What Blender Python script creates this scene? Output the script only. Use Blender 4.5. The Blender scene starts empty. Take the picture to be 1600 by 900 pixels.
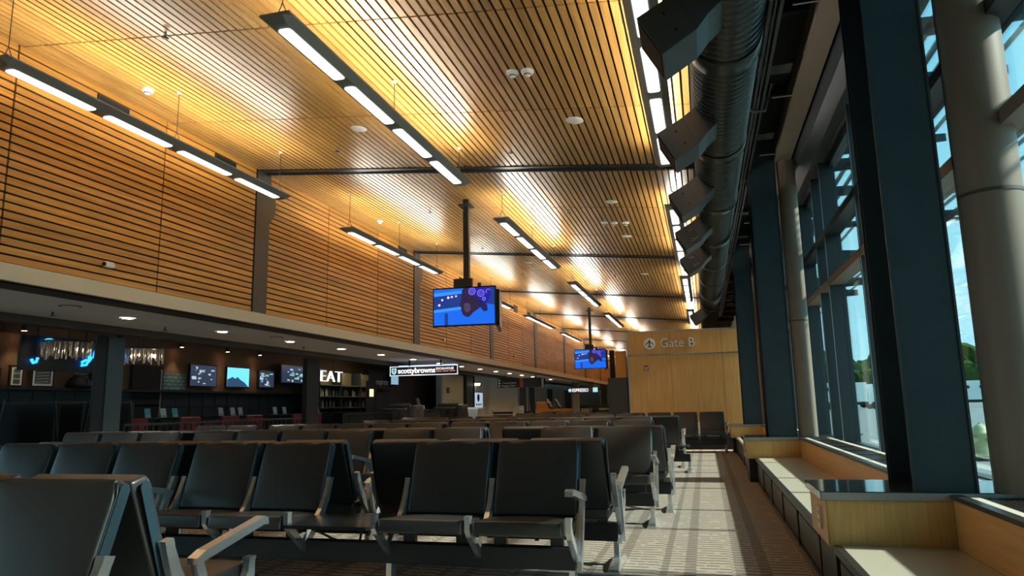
import bpy, bmesh, math, random
from mathutils import Vector, Matrix
random.seed(7)
PI = math.pi
sc = bpy.context.scene
C = sc.collection

# ---------------------------------------------------------------- camera
cam_d = bpy.data.cameras.new('camera'); cam = bpy.data.objects.new('camera', cam_d); C.objects.link(cam)
cam_d.sensor_width = 36; cam_d.lens = 24.75; cam_d.clip_end = 900; cam_d.clip_start = .02
psi, th, ro = .261, .1655, -.020
f0 = Vector((-math.sin(psi)*math.cos(th), math.cos(psi)*math.cos(th), math.sin(th)))
r0 = Vector((math.cos(psi), math.sin(psi), 0)); u0 = r0.cross(f0)
r1 = r0*math.cos(ro)+u0*math.sin(ro); u1 = -r0*math.sin(ro)+u0*math.cos(ro)
m = Matrix((r1, u1, -f0)).transposed().to_4x4(); m.translation = (0, 0, 1.15)
cam.matrix_world = m; sc.camera = cam
# ---------------------------------------------------------------- world, sun, exposure
sc.view_settings.view_transform = 'Standard'; sc.view_settings.look = 'None'
sc.view_settings.gamma = 1; sc.view_settings.use_curve_mapping = False
sc.view_settings.exposure = 1.2
w = bpy.data.worlds.new('sky'); sc.world = w; w.use_nodes = True
nt = w.node_tree; nt.nodes.clear()
out = nt.nodes.new('ShaderNodeOutputWorld'); bg = nt.nodes.new('ShaderNodeBackground')
tc = nt.nodes.new('ShaderNodeTexCoord'); sep = nt.nodes.new('ShaderNodeSeparateXYZ'); rp = nt.nodes.new('ShaderNodeValToRGB')
nt.links.new(tc.outputs['Generated'], sep.inputs[0]); nt.links.new(sep.outputs[2], rp.inputs[0])
rp.color_ramp.elements[0].position = 0; rp.color_ramp.elements[0].color = (.44, .72, .80, 1)
rp.color_ramp.elements[1].position = .6; rp.color_ramp.elements[1].color = (.13, .45, .62, 1)
nt.links.new(rp.outputs[0], bg.inputs[0]); bg.inputs[1].default_value = 1.3
nt.links.new(bg.outputs[0], out.inputs[0])
sd = bpy.data.lights.new('sun', 'SUN'); so = bpy.data.objects.new('sun', sd); C.objects.link(so)
sd.energy = 5.2; sd.angle = math.radians(2.5); sd.color = (1, .88, .73)
so.rotation_euler = Vector((1, -.02, .75)).to_track_quat('Z', 'Y').to_euler()
UP_E, LENS_E = 15, 1.1      # fixtures: uplight and lens emission

# ---------------------------------------------------------------- materials
def nmat(name):
    mt = bpy.data.materials.new(name); mt.use_nodes = True
    n = mt.node_tree.nodes; return mt, n, mt.node_tree.links, n['Principled BSDF']
def mat(name, col, rough=.5, metal=0, spec=.5, bump=0, bscale=60, var=0):
    mt, n, l, b = nmat(name)
    b.inputs['Base Color'].default_value = (*col, 1); b.inputs['Roughness'].default_value = rough
    b.inputs['Metallic'].default_value = metal; b.inputs['Specular IOR Level'].default_value = spec
    if bump or var:
        g = n.new('ShaderNodeNewGeometry'); t = n.new('ShaderNodeTexNoise'); t.inputs['Scale'].default_value = bscale
        t.inputs['Detail'].default_value = 3
        l.new(g.outputs['Position'], t.inputs['Vector'])
        if bump:
            bp = n.new('ShaderNodeBump'); bp.inputs['Strength'].default_value = bump; bp.inputs['Distance'].default_value = .004
            l.new(t.outputs[0], bp.inputs['Height']); l.new(bp.outputs[0], b.inputs['Normal'])
        if var:
            r = n.new('ShaderNodeValToRGB'); r.color_ramp.elements[0].position = .3; r.color_ramp.elements[1].position = .7
            r.color_ramp.elements[0].color = (*[c*(1-var) for c in col], 1); r.color_ramp.elements[1].color = (*[min(1, c*(1+var)) for c in col], 1)
            l.new(t.outputs[0], r.inputs[0]); l.new(r.outputs[0], b.inputs['Base Color'])
    return mt
def emit(name, col, s):
    mt, n, l, b = nmat(name)
    b.inputs['Base Color'].default_value = (*[c*.5 for c in col], 1)
    b.inputs['Emission Color'].default_value = (*col, 1); b.inputs['Emission Strength'].default_value = s
    return mt
def mth(n, l, op, a, b=None):
    k = n.new('ShaderNodeMath'); k.operation = op
    for i, v in enumerate((a, b)):
        if v is None: continue
        if isinstance(v, (int, float)): k.inputs[i].default_value = v
        else: l.new(v, k.inputs[i])
    return k.outputs[0]
def wood(name, c0, c1, grain, rough=.35, cell=None, cvar=.18, coat=0.0, off=(0, 0, 0)):
    """grain: scale vector; cell: (axis scale vector) hashing one tone per board"""
    mt, n, l, b = nmat(name)
    g = n.new('ShaderNodeNewGeometry')
    mp = n.new('ShaderNodeMapping'); mp.inputs['Scale'].default_value = grain; l.new(g.outputs['Position'], mp.inputs[0])
    t = n.new('ShaderNodeTexNoise'); t.inputs['Scale'].default_value = 1; t.inputs['Detail'].default_value = 4; t.inputs['Roughness'].default_value = .6
    l.new(mp.outputs[0], t.inputs['Vector'])
    r = n.new('ShaderNodeValToRGB'); r.color_ramp.elements[0].position = .3; r.color_ramp.elements[1].position = .72
    r.color_ramp.elements[0].color = (*c0, 1); r.color_ramp.elements[1].color = (*c1, 1)
    l.new(t.outputs[0], r.inputs[0]); colo = r.outputs[0]
    if cell:
        m2 = n.new('ShaderNodeMapping'); m2.inputs['Scale'].default_value = cell; m2.inputs['Location'].default_value = off; l.new(g.outputs['Position'], m2.inputs[0])
        fl = n.new('ShaderNodeVectorMath'); fl.operation = 'FLOOR'; l.new(m2.outputs[0], fl.inputs[0])
        wn = n.new('ShaderNodeTexWhiteNoise'); l.new(fl.outputs[0], wn.inputs[0])
        hs = n.new('ShaderNodeHueSaturation'); l.new(colo, hs.inputs['Color'])
        v = mth(n, l, 'MULTIPLY', wn.outputs[0], cvar*2); v = mth(n, l, 'ADD', v, 1-cvar); l.new(v, hs.inputs['Value'])
        colo = hs.outputs[0]
    l.new(colo, b.inputs['Base Color']); b.inputs['Roughness'].default_value = rough
    b.inputs['Coat Weight'].default_value = coat; b.inputs['Coat Roughness'].default_value = .30
    return mt

M = {}
PIT = .0835
M['slat_c'] = wood('ceiling_slat_wood', (.40, .195, .045), (.60, .345, .09), (26, 1.2, 26), .38, (1/PIT, 1/2.03333, 0), .16, .7, (6.38/PIT, -9.132/2.03333, 0))
M['slat_w'] = wood('wall_slat_wood', (.55, .23, .035), (.82, .42, .085), (20, 1.0, 34), .38, (0, 1/2.03333, 1/.0855), .18, .1, (0, -9.132/2.03333, -2.60/.0855))
M['maple'] = wood('maple_panel', (.62, .35, .10), (.78, .49, .17), (60, 60, 3), .42)
M['maple_h'] = wood('maple_panel_side', (.58, .27, .085), (.70, .37, .13), (30, 2, 60), .42)
M['gate_wood'] = wood('gate_wall_veneer', (.55, .29, .085), (.70, .41, .14), (34, 34, 1.4), .42)
M['orange_wood'] = wood('podium_wood', (.55, .20, .03), (.68, .28, .06), (20, 20, 4), .4)
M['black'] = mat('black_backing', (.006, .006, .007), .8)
M['steel_dark'] = mat('dark_painted_steel', (.035, .037, .038), .38, .3)
M['pilaster'] = mat('pilaster_paint', (.075, .062, .045), .35, .2)
M['teal'] = mat('teal_column_paint', (.030, .050, .060), .5, 0, .3, .05, 4, .12)
M['mull'] = mat('mullion_paint', (.028, .040, .046), .4, .2)
M['fix'] = mat('fixture_housing', (.30, .32, .30), .45, .4)
M['alu'] = mat('polished_aluminium', (.62, .65, .67), .20, .8, .5, .05, 200)
M['alu_dull'] = mat('dull_aluminium', (.42, .43, .42), .4, .9)
M['vinyl'] = mat('black_vinyl', (.027, .025, .024), .36, 0, .75, .10, 420)
M['vinyl_side_skylit'] = mat('black_vinyl_side_skylit', (.016, .038, .052), .36, 0, .7, .05, 300)  # blue sky light on the seat sides is put into this colour
M['beam'] = mat('black_beam_paint', (.010, .016, .019), .45)
M['band'] = mat('beige_band_paint', (.70, .62, .46), .6)
M['beige'] = mat('beige_paint', (.19, .145, .105), .5, 0, .4, 0, 3, .06)
M['lip'] = mat('dark_brown_trim', (.05, .038, .028), .6)
M['soffit'] = mat('soffit_tile', (.72, .70, .64), .8, 0, .3, .2, 30, .06)
M['wallpale'] = mat('pale_grey_wall', (.30, .29, .25), .7)
M['walltan'] = mat('tan_wall', (.34, .29, .19), .7)
M['duct'] = mat('dark_duct_metal', (.060, .066, .060), .30, .8)
M['ductbox'] = mat('duct_box_metal', (.070, .072, .070), .42, .55)
M['deck'] = mat('dark_deck', (.008, .010, .011), .8)
M['conduit'] = mat('conduit_metal', (.06, .065, .065), .45, .6)
M['stone'] = mat('bench_top_laminate', (.48, .45, .37), .35, 0, .5, 0, 140, .08)
M['granite'] = mat('dark_polished_ledge', (.045, .046, .048), .08, 0, .8, 0, 90, .2)
M['grille'] = mat('dark_bronze_panel', (.050, .044, .038), .4, .4)
M['blackrock'] = mat('black_base_panel', (.016, .016, .017), .45, 0, .5, .9, 22)
M['cream'] = mat('cream_plastic', (.62, .58, .48), .5)
M['white'] = mat('white_plastic', (.78, .78, .74), .45)
M['red'] = mat('red_vinyl', (.22, .018, .022), .4)
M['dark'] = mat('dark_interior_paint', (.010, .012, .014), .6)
M['darkteal'] = mat('dark_teal_wainscot', (.014, .026, .030), .5)
M['brick'] = mat('brown_wall', (.09, .055, .034), .8, 0, .3, .3, 40, .2)
M['glassware'] = mat('bottle_glass', (.10, .13, .10), .1, 0, .8)
M['bottle_pale'] = mat('pale_bottle', (.5, .45, .33), .2)
M['concrete'] = mat('apron_concrete', (.30, .31, .30), .9, 0, .3, .3, 2, .1)
M['leaf'] = mat('tree_foliage', (.035, .085, .018), .9, 0, .2, 1, 1.5, .5)
M['trunk'] = mat('tree_bark', (.06, .04, .025), .9)
M['truck'] = mat('white_truck_paint', (.75, .77, .76), .4)
M['rubber'] = mat('tyre_rubber', (.02, .02, .02), .8)
M['hyd'] = mat('hydrant_paint', (.62, .66, .36), .4)
M['yellow'] = mat('yellow_reflection_pole', (.65, .45, .12), .5)
M['tabletop'] = mat('dark_table_laminate', (.016, .019, .021), .22, 0, .6)
M['screenglass'] = mat('tv_bezel', (.008, .008, .009), .25)
M['lens'] = emit('fixture_lens', (.93, .97, 1.0), LENS_E)
M['up'] = emit('fixture_uplight', (1.0, .95, .86), UP_E)
M['down'] = emit('downlight', (1.0, .93, .82), 14)
M['bulb'] = emit('chandelier_bulb', (1, .78, .5), 9)
M['spot'] = emit('wall_spot', (1, .72, .42), 14)
M['signw'] = emit('lit_letter_white', (1, .97, .93), .62)
M['signbox'] = emit('lit_sign_frame', (.8, .9, 1.0), .42)
M['neon'] = emit('blue_neon', (.02, .26, 1.0), 1.5)
M['cyan_lit'] = emit('pale_cyan_lit', (.45, .8, .85), .4)
M['menu_lit'] = emit('menu_lit', (.35, .6, .8), .3)
M['bluetop'] = emit('blue_glow_strip', (.25, .4, 1.0), 1.0)
def lensmat():
    mt, n, l, b = nmat('louvred_lens')
    g = n.new('ShaderNodeNewGeometry'); s = n.new('ShaderNodeSeparateXYZ'); l.new(g.outputs['Position'], s.inputs[0])
    v = mth(n, l, 'MULTIPLY', s.outputs[1], 24.0); v = mth(n, l, 'FRACT', v); v = mth(n, l, 'GREATER_THAN', v, .28)
    v = mth(n, l, 'MULTIPLY', v, LENS_E*.45); v = mth(n, l, 'ADD', v, LENS_E*.55)
    b.inputs['Base Color'].default_value = (.6, .6, .6, 1); b.inputs['Emission Color'].default_value = (.93, .97, 1, 1)
    l.new(v, b.inputs['Emission Strength']); return mt
M['lens'] = lensmat()
def glassmat(name, tint, refl=.10):
    mt = bpy.data.materials.new(name); mt.use_nodes = True; n = mt.node_tree.nodes; l = mt.node_tree.links; n.clear()
    o = n.new('ShaderNodeOutputMaterial'); t = n.new('ShaderNodeBsdfTransparent'); t.inputs[0].default_value = (*tint, 1)
    g = n.new('ShaderNodeBsdfGlossy'); g.inputs['Roughness'].default_value = .0; g.inputs[0].default_value = (.9, .95, .95, 1)
    lw = n.new('ShaderNodeLayerWeight'); lw.inputs[0].default_value = .25
    k = mth(n, l, 'MULTIPLY', lw.outputs['Fresnel'], .55)
    mx = n.new('ShaderNodeMixShader'); l.new(k, mx.inputs[0]); l.new(t.outputs[0], mx.inputs[1]); l.new(g.outputs[0], mx.inputs[2])
    l.new(mx.outputs[0], o.inputs[0]); return mt
M['glass'] = glassmat('window_glass', (.76, .85, .86))
def carpet():
    mt, n, l, b = nmat('carpet_tiles')
    g = n.new('ShaderNodeNewGeometry'); s = n.new('ShaderNodeSeparateXYZ'); l.new(g.outputs['Position'], s.inputs[0])
    # ladder of short cross dashes in lengthwise columns, broken by noise
    X = mth(n, l, 'ADD', s.outputs[0], 50.14); f = mth(n, l, 'FRACT', mth(n, l, 'DIVIDE', X, .5)); col = mth(n, l, 'FLOOR', mth(n, l, 'DIVIDE', X, .25))
    def within(lo, hi): return mth(n, l, 'MULTIPLY', mth(n, l, 'GREATER_THAN', f, lo), mth(n, l, 'LESS_THAN', f, hi))
    lad = mth(n, l, 'ADD', within(.02, .54), within(.64, .86))
    Y = mth(n, l, 'ADD', s.outputs[1], mth(n, l, 'MULTIPLY', col, .031)); fy = mth(n, l, 'FRACT', mth(n, l, 'DIVIDE', Y, .088))
    line = mth(n, l, 'LESS_THAN', fy, .33)
    mpn = n.new('ShaderNodeMapping'); mpn.inputs['Scale'].default_value = (9, 11.36, 1); l.new(g.outputs['Position'], mpn.inputs[0])
    n2 = n.new('ShaderNodeTexNoise'); n2.inputs['Scale'].default_value = 1.3; l.new(mpn.outputs[0], n2.inputs['Vector'])
    line = mth(n, l, 'MULTIPLY', line, mth(n, l, 'GREATER_THAN', n2.outputs[0], .40))
    lit = mth(n, l, 'MULTIPLY', lad, mth(n, l, 'SUBTRACT', 1.0, mth(n, l, 'MULTIPLY', line, .95)))
    lit = mth(n, l, 'ADD', mth(n, l, 'MULTIPLY', lit, .36), mth(n, l, 'MULTIPLY', mth(n, l, 'SUBTRACT', 1.0, mth(n, l, 'MULTIPLY', line, .85)), .34))
    lit = mth(n, l, 'ADD', lit, mth(n, l, 'MULTIPLY', n2.outputs[0], .30))
    mx = n.new('ShaderNodeMixRGB'); l.new(lit, mx.inputs[0]); mx.inputs[1].default_value = (.045, .034, .027, 1); mx.inputs[2].default_value = (.40, .345, .29, 1)
    nz = n.new('ShaderNodeTexNoise'); nz.inputs['Scale'].default_value = 160; l.new(g.outputs['Position'], nz.inputs['Vector'])
    m3 = n.new('ShaderNodeMixRGB'); m3.blend_type = 'OVERLAY'; m3.inputs[0].default_value = .55; l.new(mx.outputs[0], m3.inputs[1]); l.new(nz.outputs[0], m3.inputs[2])
    l.new(m3.outputs[0], b.inputs['Base Color']); b.inputs['Roughness'].default_value = .85
    b.inputs['Specular IOR Level'].default_value = .25
    bp = n.new('ShaderNodeBump'); bp.inputs['Strength'].default_value = .4; bp.inputs['Distance'].default_value = .004
    l.new(nz.outputs[0], bp.inputs['Height']); l.new(bp.outputs[0], b.inputs['Normal'])
    return mt
M['carpet'] = carpet()
def subwaytile():
    mt, n, l, b = nmat('teal_subway_tile')
    g = n.new('ShaderNodeNewGeometry'); s = n.new('ShaderNodeSeparateXYZ'); l.new(g.outputs['Position'], s.inputs[0])
    mp = n.new('ShaderNodeCombineXYZ'); l.new(s.outputs[1], mp.inputs[0]); l.new(s.outputs[2], mp.inputs[1])
    br = n.new('ShaderNodeTexBrick'); br.inputs['Scale'].default_value = 1; br.inputs['Brick Width'].default_value = .2; br.inputs['Row Height'].default_value = .09
    br.inputs['Mortar Size'].default_value = .008
    br.inputs['Color1'].default_value = (.10, .20, .22, 1); br.inputs['Color2'].default_value = (.07, .13, .15, 1); br.inputs['Mortar'].default_value = (.02, .03, .03, 1)
    l.new(mp.outputs[0], br.inputs['Vector']); l.new(br.outputs[0], b.inputs['Base Color']); b.inputs['Roughness'].default_value = .2
    return mt
M['subway'] = subwaytile()

# ---------------------------------------------------------------- mesh helpers
class MB:
    def __init__(s): s.v = []; s.f = []; s.sm = []
    def add(s, vs, fs, smooth=False):
        k = len(s.v); s.v += [tuple(a) for a in vs]; s.f += [tuple(i+k for i in q) for q in fs]; s.sm += [smooth]*len(fs); return s
    def box(s, x0, x1, y0, y1, z0, z1, mx=None):
        vs = [Vector((x, y, z)) for x in (x0, x1) for y in (y0, y1) for z in (z0, z1)]
        if mx is not None: vs = [mx @ v for v in vs]
        return s.add(vs, [(0, 1, 3, 2), (4, 6, 7, 5), (0, 4, 5, 1), (2, 3, 7, 6), (0, 2, 6, 4), (1, 5, 7, 3)])
    def prism(s, prof, axis, a, b, mx=None):
        """prof: list of 2D points, extruded along axis 'x','y','z' from a to b"""
        n = len(prof); vs = []
        for t in (a, b):
            for (p, q) in prof:
                vs.append(Vector({'x': (t, p, q), 'y': (p, t, q), 'z': (p, q, t)}[axis]))
        if mx is not None: vs = [mx @ v for v in vs]
        fs = [tuple(range(n)), tuple(range(2*n-1, n-1, -1))] + [(i, (i+1) % n, n+(i+1) % n, n+i) for i in range(n)]
        return s.add(vs, fs)
    def tube(s, pts, r, n=8, cap=True, smooth=True):
        pts = [Vector(p) for p in pts]; rs = r if isinstance(r, (list, tuple)) else [r]*len(pts)
        vs = []; fs = []
        for i, p in enumerate(pts):
            d = (pts[min(i+1, len(pts)-1)]-pts[max(i-1, 0)]).normalized()
            a = d.cross(Vector((0, 0, 1)) if abs(d.z) < .9 else Vector((1, 0, 0))).normalized(); b = d.cross(a)
            for k in range(n):
                t = 2*PI*k/n; vs.append(p+(a*math.cos(t)+b*math.sin(t))*rs[i])
        for i in range(len(pts)-1):
            for k in range(n): fs.append((i*n+k, i*n+(k+1) % n, (i+1)*n+(k+1) % n, (i+1)*n+k))
        s.add(vs, fs, smooth)
        if cap: s.add([vs[k] for k in range(n)], [tuple(range(n))[::-1]]); s.add(vs[-n:], [tuple(range(n))])
        return s
    def lathe(s, prof, o=(0, 0, 0), n=16, smooth=True, cap=True):
        """prof: (r,z) from bottom to top"""
        vs = [(o[0]+r*math.cos(2*PI*k/n), o[1]+r*math.sin(2*PI*k/n), o[2]+z) for (r, z) in prof for k in range(n)]
        fs = [(i*n+k, i*n+(k+1) % n, (i+1)*n+(k+1) % n, (i+1)*n+k) for i in range(len(prof)-1) for k in range(n)]
        s.add(vs, fs, smooth)
        if not cap: return s
        if prof[0][0] > 1e-4: s.add(vs[:n], [tuple(range(n))[::-1]])
        if prof[-1][0] > 1e-4: s.add(vs[-n:], [tuple(range(n))])
        return s
    def mesh(s, name, m):
        me = bpy.data.meshes.new(name); me.from_pydata(s.v, [], s.f)
        me.polygons.foreach_set('use_smooth', s.sm); me.materials.append(m)
        bm = bmesh.new(); bm.from_mesh(me); bmesh.ops.recalc_face_normals(bm, faces=bm.faces); bm.to_mesh(me); bm.free()
        me.update(); return me
    def build(s, name, m, parent=None, loc=None, bevel=0, seg=2):
        o = bpy.data.objects.new(name, s.mesh(name, m)); C.objects.link(o)
        if parent is not None: o.parent = parent
        if loc: o.location = loc
        if bevel:
            md = o.modifiers.new('bevel', 'BEVEL'); md.width = bevel; md.segments = seg; md.limit_method = 'ANGLE'; md.angle_limit = math.radians(35)
        return o
def B(*a): return MB().box(*a)
def tag(o, label=None, cat=None, group=None, kind=None):
    if label: o['label'] = label
    if cat: o['category'] = cat
    if group: o['group'] = group
    if kind: o['kind'] = kind
    return o
def empty(name, loc=(0, 0, 0), rz=0, label=None, cat=None, group=None, kind=None):
    o = bpy.data.objects.new(name, None); C.objects.link(o); o.location = loc; o.rotation_euler = (0, 0, rz); o.empty_display_size = .1
    return tag(o, label, cat, group, kind)
def inst(name, me, parent=None, loc=(0, 0, 0), rot=(0, 0, 0), scale=None):
    o = bpy.data.objects.new(name, me); C.objects.link(o); o.parent = parent; o.location = loc; o.rotation_euler = rot
    if scale: o.scale = scale
    return o
def kids(o): return [c for c in bpy.data.objects if c.parent == o]
def copy_tree(o, parent=None, ch=None):
    c = o.copy(); C.objects.link(c); c.parent = parent
    for k in list(o.children): copy_tree(k, c)
    return c
def copy_thing(o, loc, label, rz=None):
    c = copy_tree(o); c.location = loc
    if rz is not None: c.rotation_euler = (0, 0, rz)
    if label: c['label'] = label
    return c
def struct(name, mb, m, parent=None):
    o = mb.build(name, m, parent)
    if parent is None: o['kind'] = 'structure'
    return o
def text_mesh(name, txt, m, size, parent, loc, rot, depth=.006, align='LEFT', sx=1, off=0):
    cu = bpy.data.curves.new(name, 'FONT'); cu.body = txt; cu.size = size; cu.extrude = depth; cu.align_x = align; cu.offset = off
    o = bpy.data.objects.new(name+'_tmp', cu); C.objects.link(o)
    dg = bpy.context.evaluated_depsgraph_get(); dg.update()
    me = bpy.data.meshes.new_from_object(o.evaluated_get(dg)); me.name = name
    bpy.data.objects.remove(o); me.materials.clear(); me.materials.append(m)
    q = inst(name, me, parent, loc, rot)
    if sx != 1: q.scale = (sx, 1, 1)
    return q
FRONT = (PI/2, 0, 0)        # text facing -Y
LEFTW = (PI/2, 0, PI/2)     # text facing +X

# ================================================================ SETTING
XL = -6.4; ZC = 4.79; SLO = -.095
def zc(x, off=0): return ZC+SLO*(x-XL)+off
BAY = 6.1; BEAM0 = 9.0; YE = 64; YS = -6; XCR = .08
struct('floor', B(-14.5, 2.0, YS, YE, -.06, 0), M['carpet'])
tilt = math.atan(SLO)
ceil = MB(); ceil.prism([(XL-.3, zc(XL-.3)+.03), (XCR, zc(XCR)+.03), (XCR, zc(XCR)+.06), (XL-.3, zc(XL-.3)+.06)], 'y', YS, YE)
ceiling = struct('ceiling', ceil, M['black'])
wl = B(XL-.10, XL-.03, YS, YE, 2.43, 4.9)
wall_left = struct('wall_left', wl, M['black'])
NS = int((XCR-XL)/PIT)
segs = []    # (y0,y1) slat panels between seams
for k in range(-3, 9):
    b = BEAM0+BAY*k
    segs += [(b+.26, b+2.155), (b+2.175, b+4.188), (b+4.208, b+BAY-.02)]
stuff_c = MB(); stuff_w = MB(); NWS = 26; WP = .0855
def slatbox(mb, x, y0, y1):
    c, s_ = math.cos(tilt), math.sin(tilt); hw = PIT*.37
    z = zc(x)
    vs = []
    for (dx, dz) in ((-hw, 0), (hw, 0), (hw, .018), (-hw, .018)):
        vs.append((x+dx*c-dz*s_, z+dx*s_+dz*c))
    mb.prism(vs, 'y', y0, y1)
me_cache = {}
def slat_me(L, wall=False):
    key = (round(L, 3), wall)
    if key not in me_cache:
        hw = PIT*.37
        mb = B(-hw, hw, 0, L, 0, .018) if not wall else B(0, .018, 0, L, -.0325, .0325)
        me_cache[key] = mb.mesh('slat', M['slat_w'] if wall else M['slat_c'])
    return me_cache[key]
for (y0, y1) in segs:
    if y1 < -5.9: continue
    near = 3 < y1 < 9.2
    nearw = 3 < y1 < 15.2
    for i in range(NS):
        x = XL+.02+PIT*(i+.5)
        if near: inst('slat', slat_me(y1-y0), ceiling, (x, y0, zc(x)), (0, -tilt, 0))
        else: slatbox(stuff_c, x, y0, y1)
    pil = abs(((y0-BEAM0) % BAY)-.26) < .02
    for i in range(NWS):
        z = 2.60+WP*(i+.5)
        yy0 = y0
        if pil:
            e = .34+(.15*max(0, math.cos((z-4.35)/.30*PI/2))**.8 if abs(z-4.35) < .30 else 0)
            yy0 = y0-.26+e+.012
        if nearw: inst('slat', slat_me(y1-yy0, True), wall_left, (XL-.03+.001, yy0, z))
        else: stuff_w.box(XL-.028, XL-.01, yy0, y1, z-.0325, z+.0325)
o = stuff_c.build('distant_slats', M['slat_c'], ceiling); o['kind'] = 'stuff'
o = stuff_w.build('distant_slats', M['slat_w'], wall_left); o['kind'] = 'stuff'
# cross beams and pilasters
for k in range(-1, 9):
    y = BEAM0+BAY*k
    mb = MB()
    zz = lambda x: zc(x)
    mb.prism([(XL, zz(XL)-.012), (XCR-.4, zz(XCR-.4)-.012), (XCR-.4, zz(XCR-.4)+.03), (XL, zz(XL)+.03)], 'y', y, y+.03)
    mb.prism([(XL, zz(XL)-.012), (XCR-.4, zz(XCR-.4)-.012), (XCR-.4, zz(XCR-.4)+.03), (XL, zz(XL)+.03)], 'y', y+.21, y+.24)
    mb.prism([(XL, zz(XL)+.008), (XCR-.4, zz(XCR-.4)+.008), (XCR-.4, zz(XCR-.4)+.03), (XL, zz(XL)+.03)], 'y', y+.03, y+.21)
    mb.build('cross_beam', M['steel_dark'], ceiling)
    prof = [(y, 2.57), (y+.34, 2.57), (y+.34, 4.02), (y+.37, 4.08), (y+.45, 4.14), (y+.48, 4.24), (y+.49, 4.36), (y+.47, 4.50), (y+.40, 4.60), (y+.355, 4.68), (y+.34, 4.80), (y, 4.80)]
    MB().prism(prof, 'x', XL-.03, XL+.004).build('pilaster', M['pilaster'], wall_left)
# beige band, lip, soffit
struct('trim_1', B(XL-.06, XL+.03, YS, YE, 2.43, 2.595), M['band'])
struct('trim_2', B(XL-.45, XL-.06, YS, YE, 2.43, 2.57), M['lip'])
sof = struct('ceiling_soffit', B(-8.85, XL-.45, YS, YE, 2.50, 2.56), M['lip'])
tm = MB()
for iy in range(int((YE-YS)/1.22)):
    for ix in range(2):
        y0 = YS+iy*1.22; x1 = XL-.455-ix*.9
        mt_ = B(x1-.892, x1, y0, y0+1.212, 2.470, 2.50)
        if 4 < y0 < 22: mt_.build('ceiling_tile', M['soffit'], sof)
        else: tm.add(mt_.v, mt_.f)
o = tm.build('distant_ceiling_tiles', M['soffit'], sof); o['kind'] = 'stuff'
struct('trim_3', B(-8.85, -8.65, YS, YE, 2.36, 3.0), M['lip'])
# enclosure
struct('wall_back', B(-14.5, 2.0, YS-.1, YS, 0, 5.4), M['wallpale'])
struct('wall_far', B(-14.5, 2.6, YE, YE+.1, 0, 5.6), M['walltan'])
struct('ceiling_deck', B(XCR-.02, 2.3, YS, YE, 5.15, 5.25), M['deck'])
struct('trim_4', B(XCR-.03, XCR+.0, YS, YE, 4.18, 5.15), M['deck'])

# ================================================================ WINDOW WALL
GX = 1.85
struct('wall_right', B(GX-.02, GX+.12, YS, 17.6, 0, .55), M['steel_dark'])
struct('wall_right_far', B(1.6, 1.7, 18.4, YE, 0, 5.2), M['walltan'])
struct('trim_5', B(GX-.06, GX+.12, YS, 18.4, 4.36, 5.15), M['mull'])
bb = MB().box(1.24, 1.47, YS, 18.4, 4.72, 4.98)
struct('trim_6', bb, M['beige'])
struct('trim_7', MB().prism([(1.50, 4.75), (1.56, 4.60), (1.68, 4.48), (1.79, 4.44), (1.79, 4.98), (1.50, 4.98)], 'y', YS, 18.4), M['mull'])
bays = [(-6.0, -1.3), (-1.3, 4.75), (4.75, 11.2), (11.2, 17.3)]
mull_y = [-4.6, -3.2, -.5, .8, 2.0, 3.4, 5.12, 6.87, 8.1, 10.1, 10.85, 12.3, 13.6, 14.8, 16.2]
zs = [.55, 2.70, 3.37, 4.36]
pane_cache = {}
for i, (a, b) in enumerate(bays):
    fr = B(GX-.03, GX+.06, a, b, .53, .60).box(GX-.03, GX+.06, a, b, 4.28, 4.36)
    win = struct('window_%d' % (i+1), fr, M['mull'])
    ys = [a]+[y for y in mull_y if a+.3 < y < b-.3]+[b]
    for y in ys[1:-1]:
        B(GX-.15, GX+.05, y-.03, y+.03, .55, 4.36).build('mullion', M['mull'], win)
        B(GX-.155, GX-.149, y-.031, y-.022, .55, 4.36).build('mullion_lit_edge', M['alu_dull'], win)  # pale strip painting in the light along the mullion edge
    for z in zs[1:3]:
        B(GX-.15, GX+.04, a, b, z-.045, z+.045).build('transom', M['beige'] if z < 3 else M['mull'], win)  # beige on the lower transom paints in its lit underside
    for j in range(len(ys)-1):
        for q in range(3):
            B(GX-.004, GX+.004, ys[j]+.03, ys[j+1]-.03, zs[q]+.045, zs[q+1]-.045).build('pane', M['glass'], win)
# columns of the window wall
LED = [(-1.65, .62, 1.10), (4.45, .60, 1.10), (10.9, .50, .87), (17.0, .50, .85)]
for i, (y, lx, cx) in enumerate(LED):
    wd = .30 if i < 2 else .36
    zb = .635
    z0_ = zb if i else 0; xm = cx+wd/2
    c = MB().add([(px_, py_, pz_) for pz_ in (z0_, 5.12) for (px_, py_) in ((cx, y+.04), (cx+wd, y+.04), (cx+wd, y+.065), (xm+.012, y+.065), (xm+.012, y+.575), (cx+wd, y+.575), (cx+wd, y+.60), (cx, y+.60), (cx, y+.575), (xm-.012, y+.575), (xm-.012, y+.065), (cx, y+.065))],
        [tuple(range(12)), tuple(range(23, 11, -1))]+[(q, (q+1) % 12, 12+(q+1) % 12, 12+q) for q in range(12)])
    o = struct('column_%d' % (i+1), c, M['teal'])
    # flange edges that catch the light
    e = B(cx-.012, cx, y+.03, y+.045, zb, 5.12).box(cx-.012, cx, y+.59, y+.605, zb, 5.12).box(cx+wd, cx+wd+.012, y+.03, y+.045, zb, 5.12)
    e.build('column_edge', M['conduit'], o)
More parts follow.
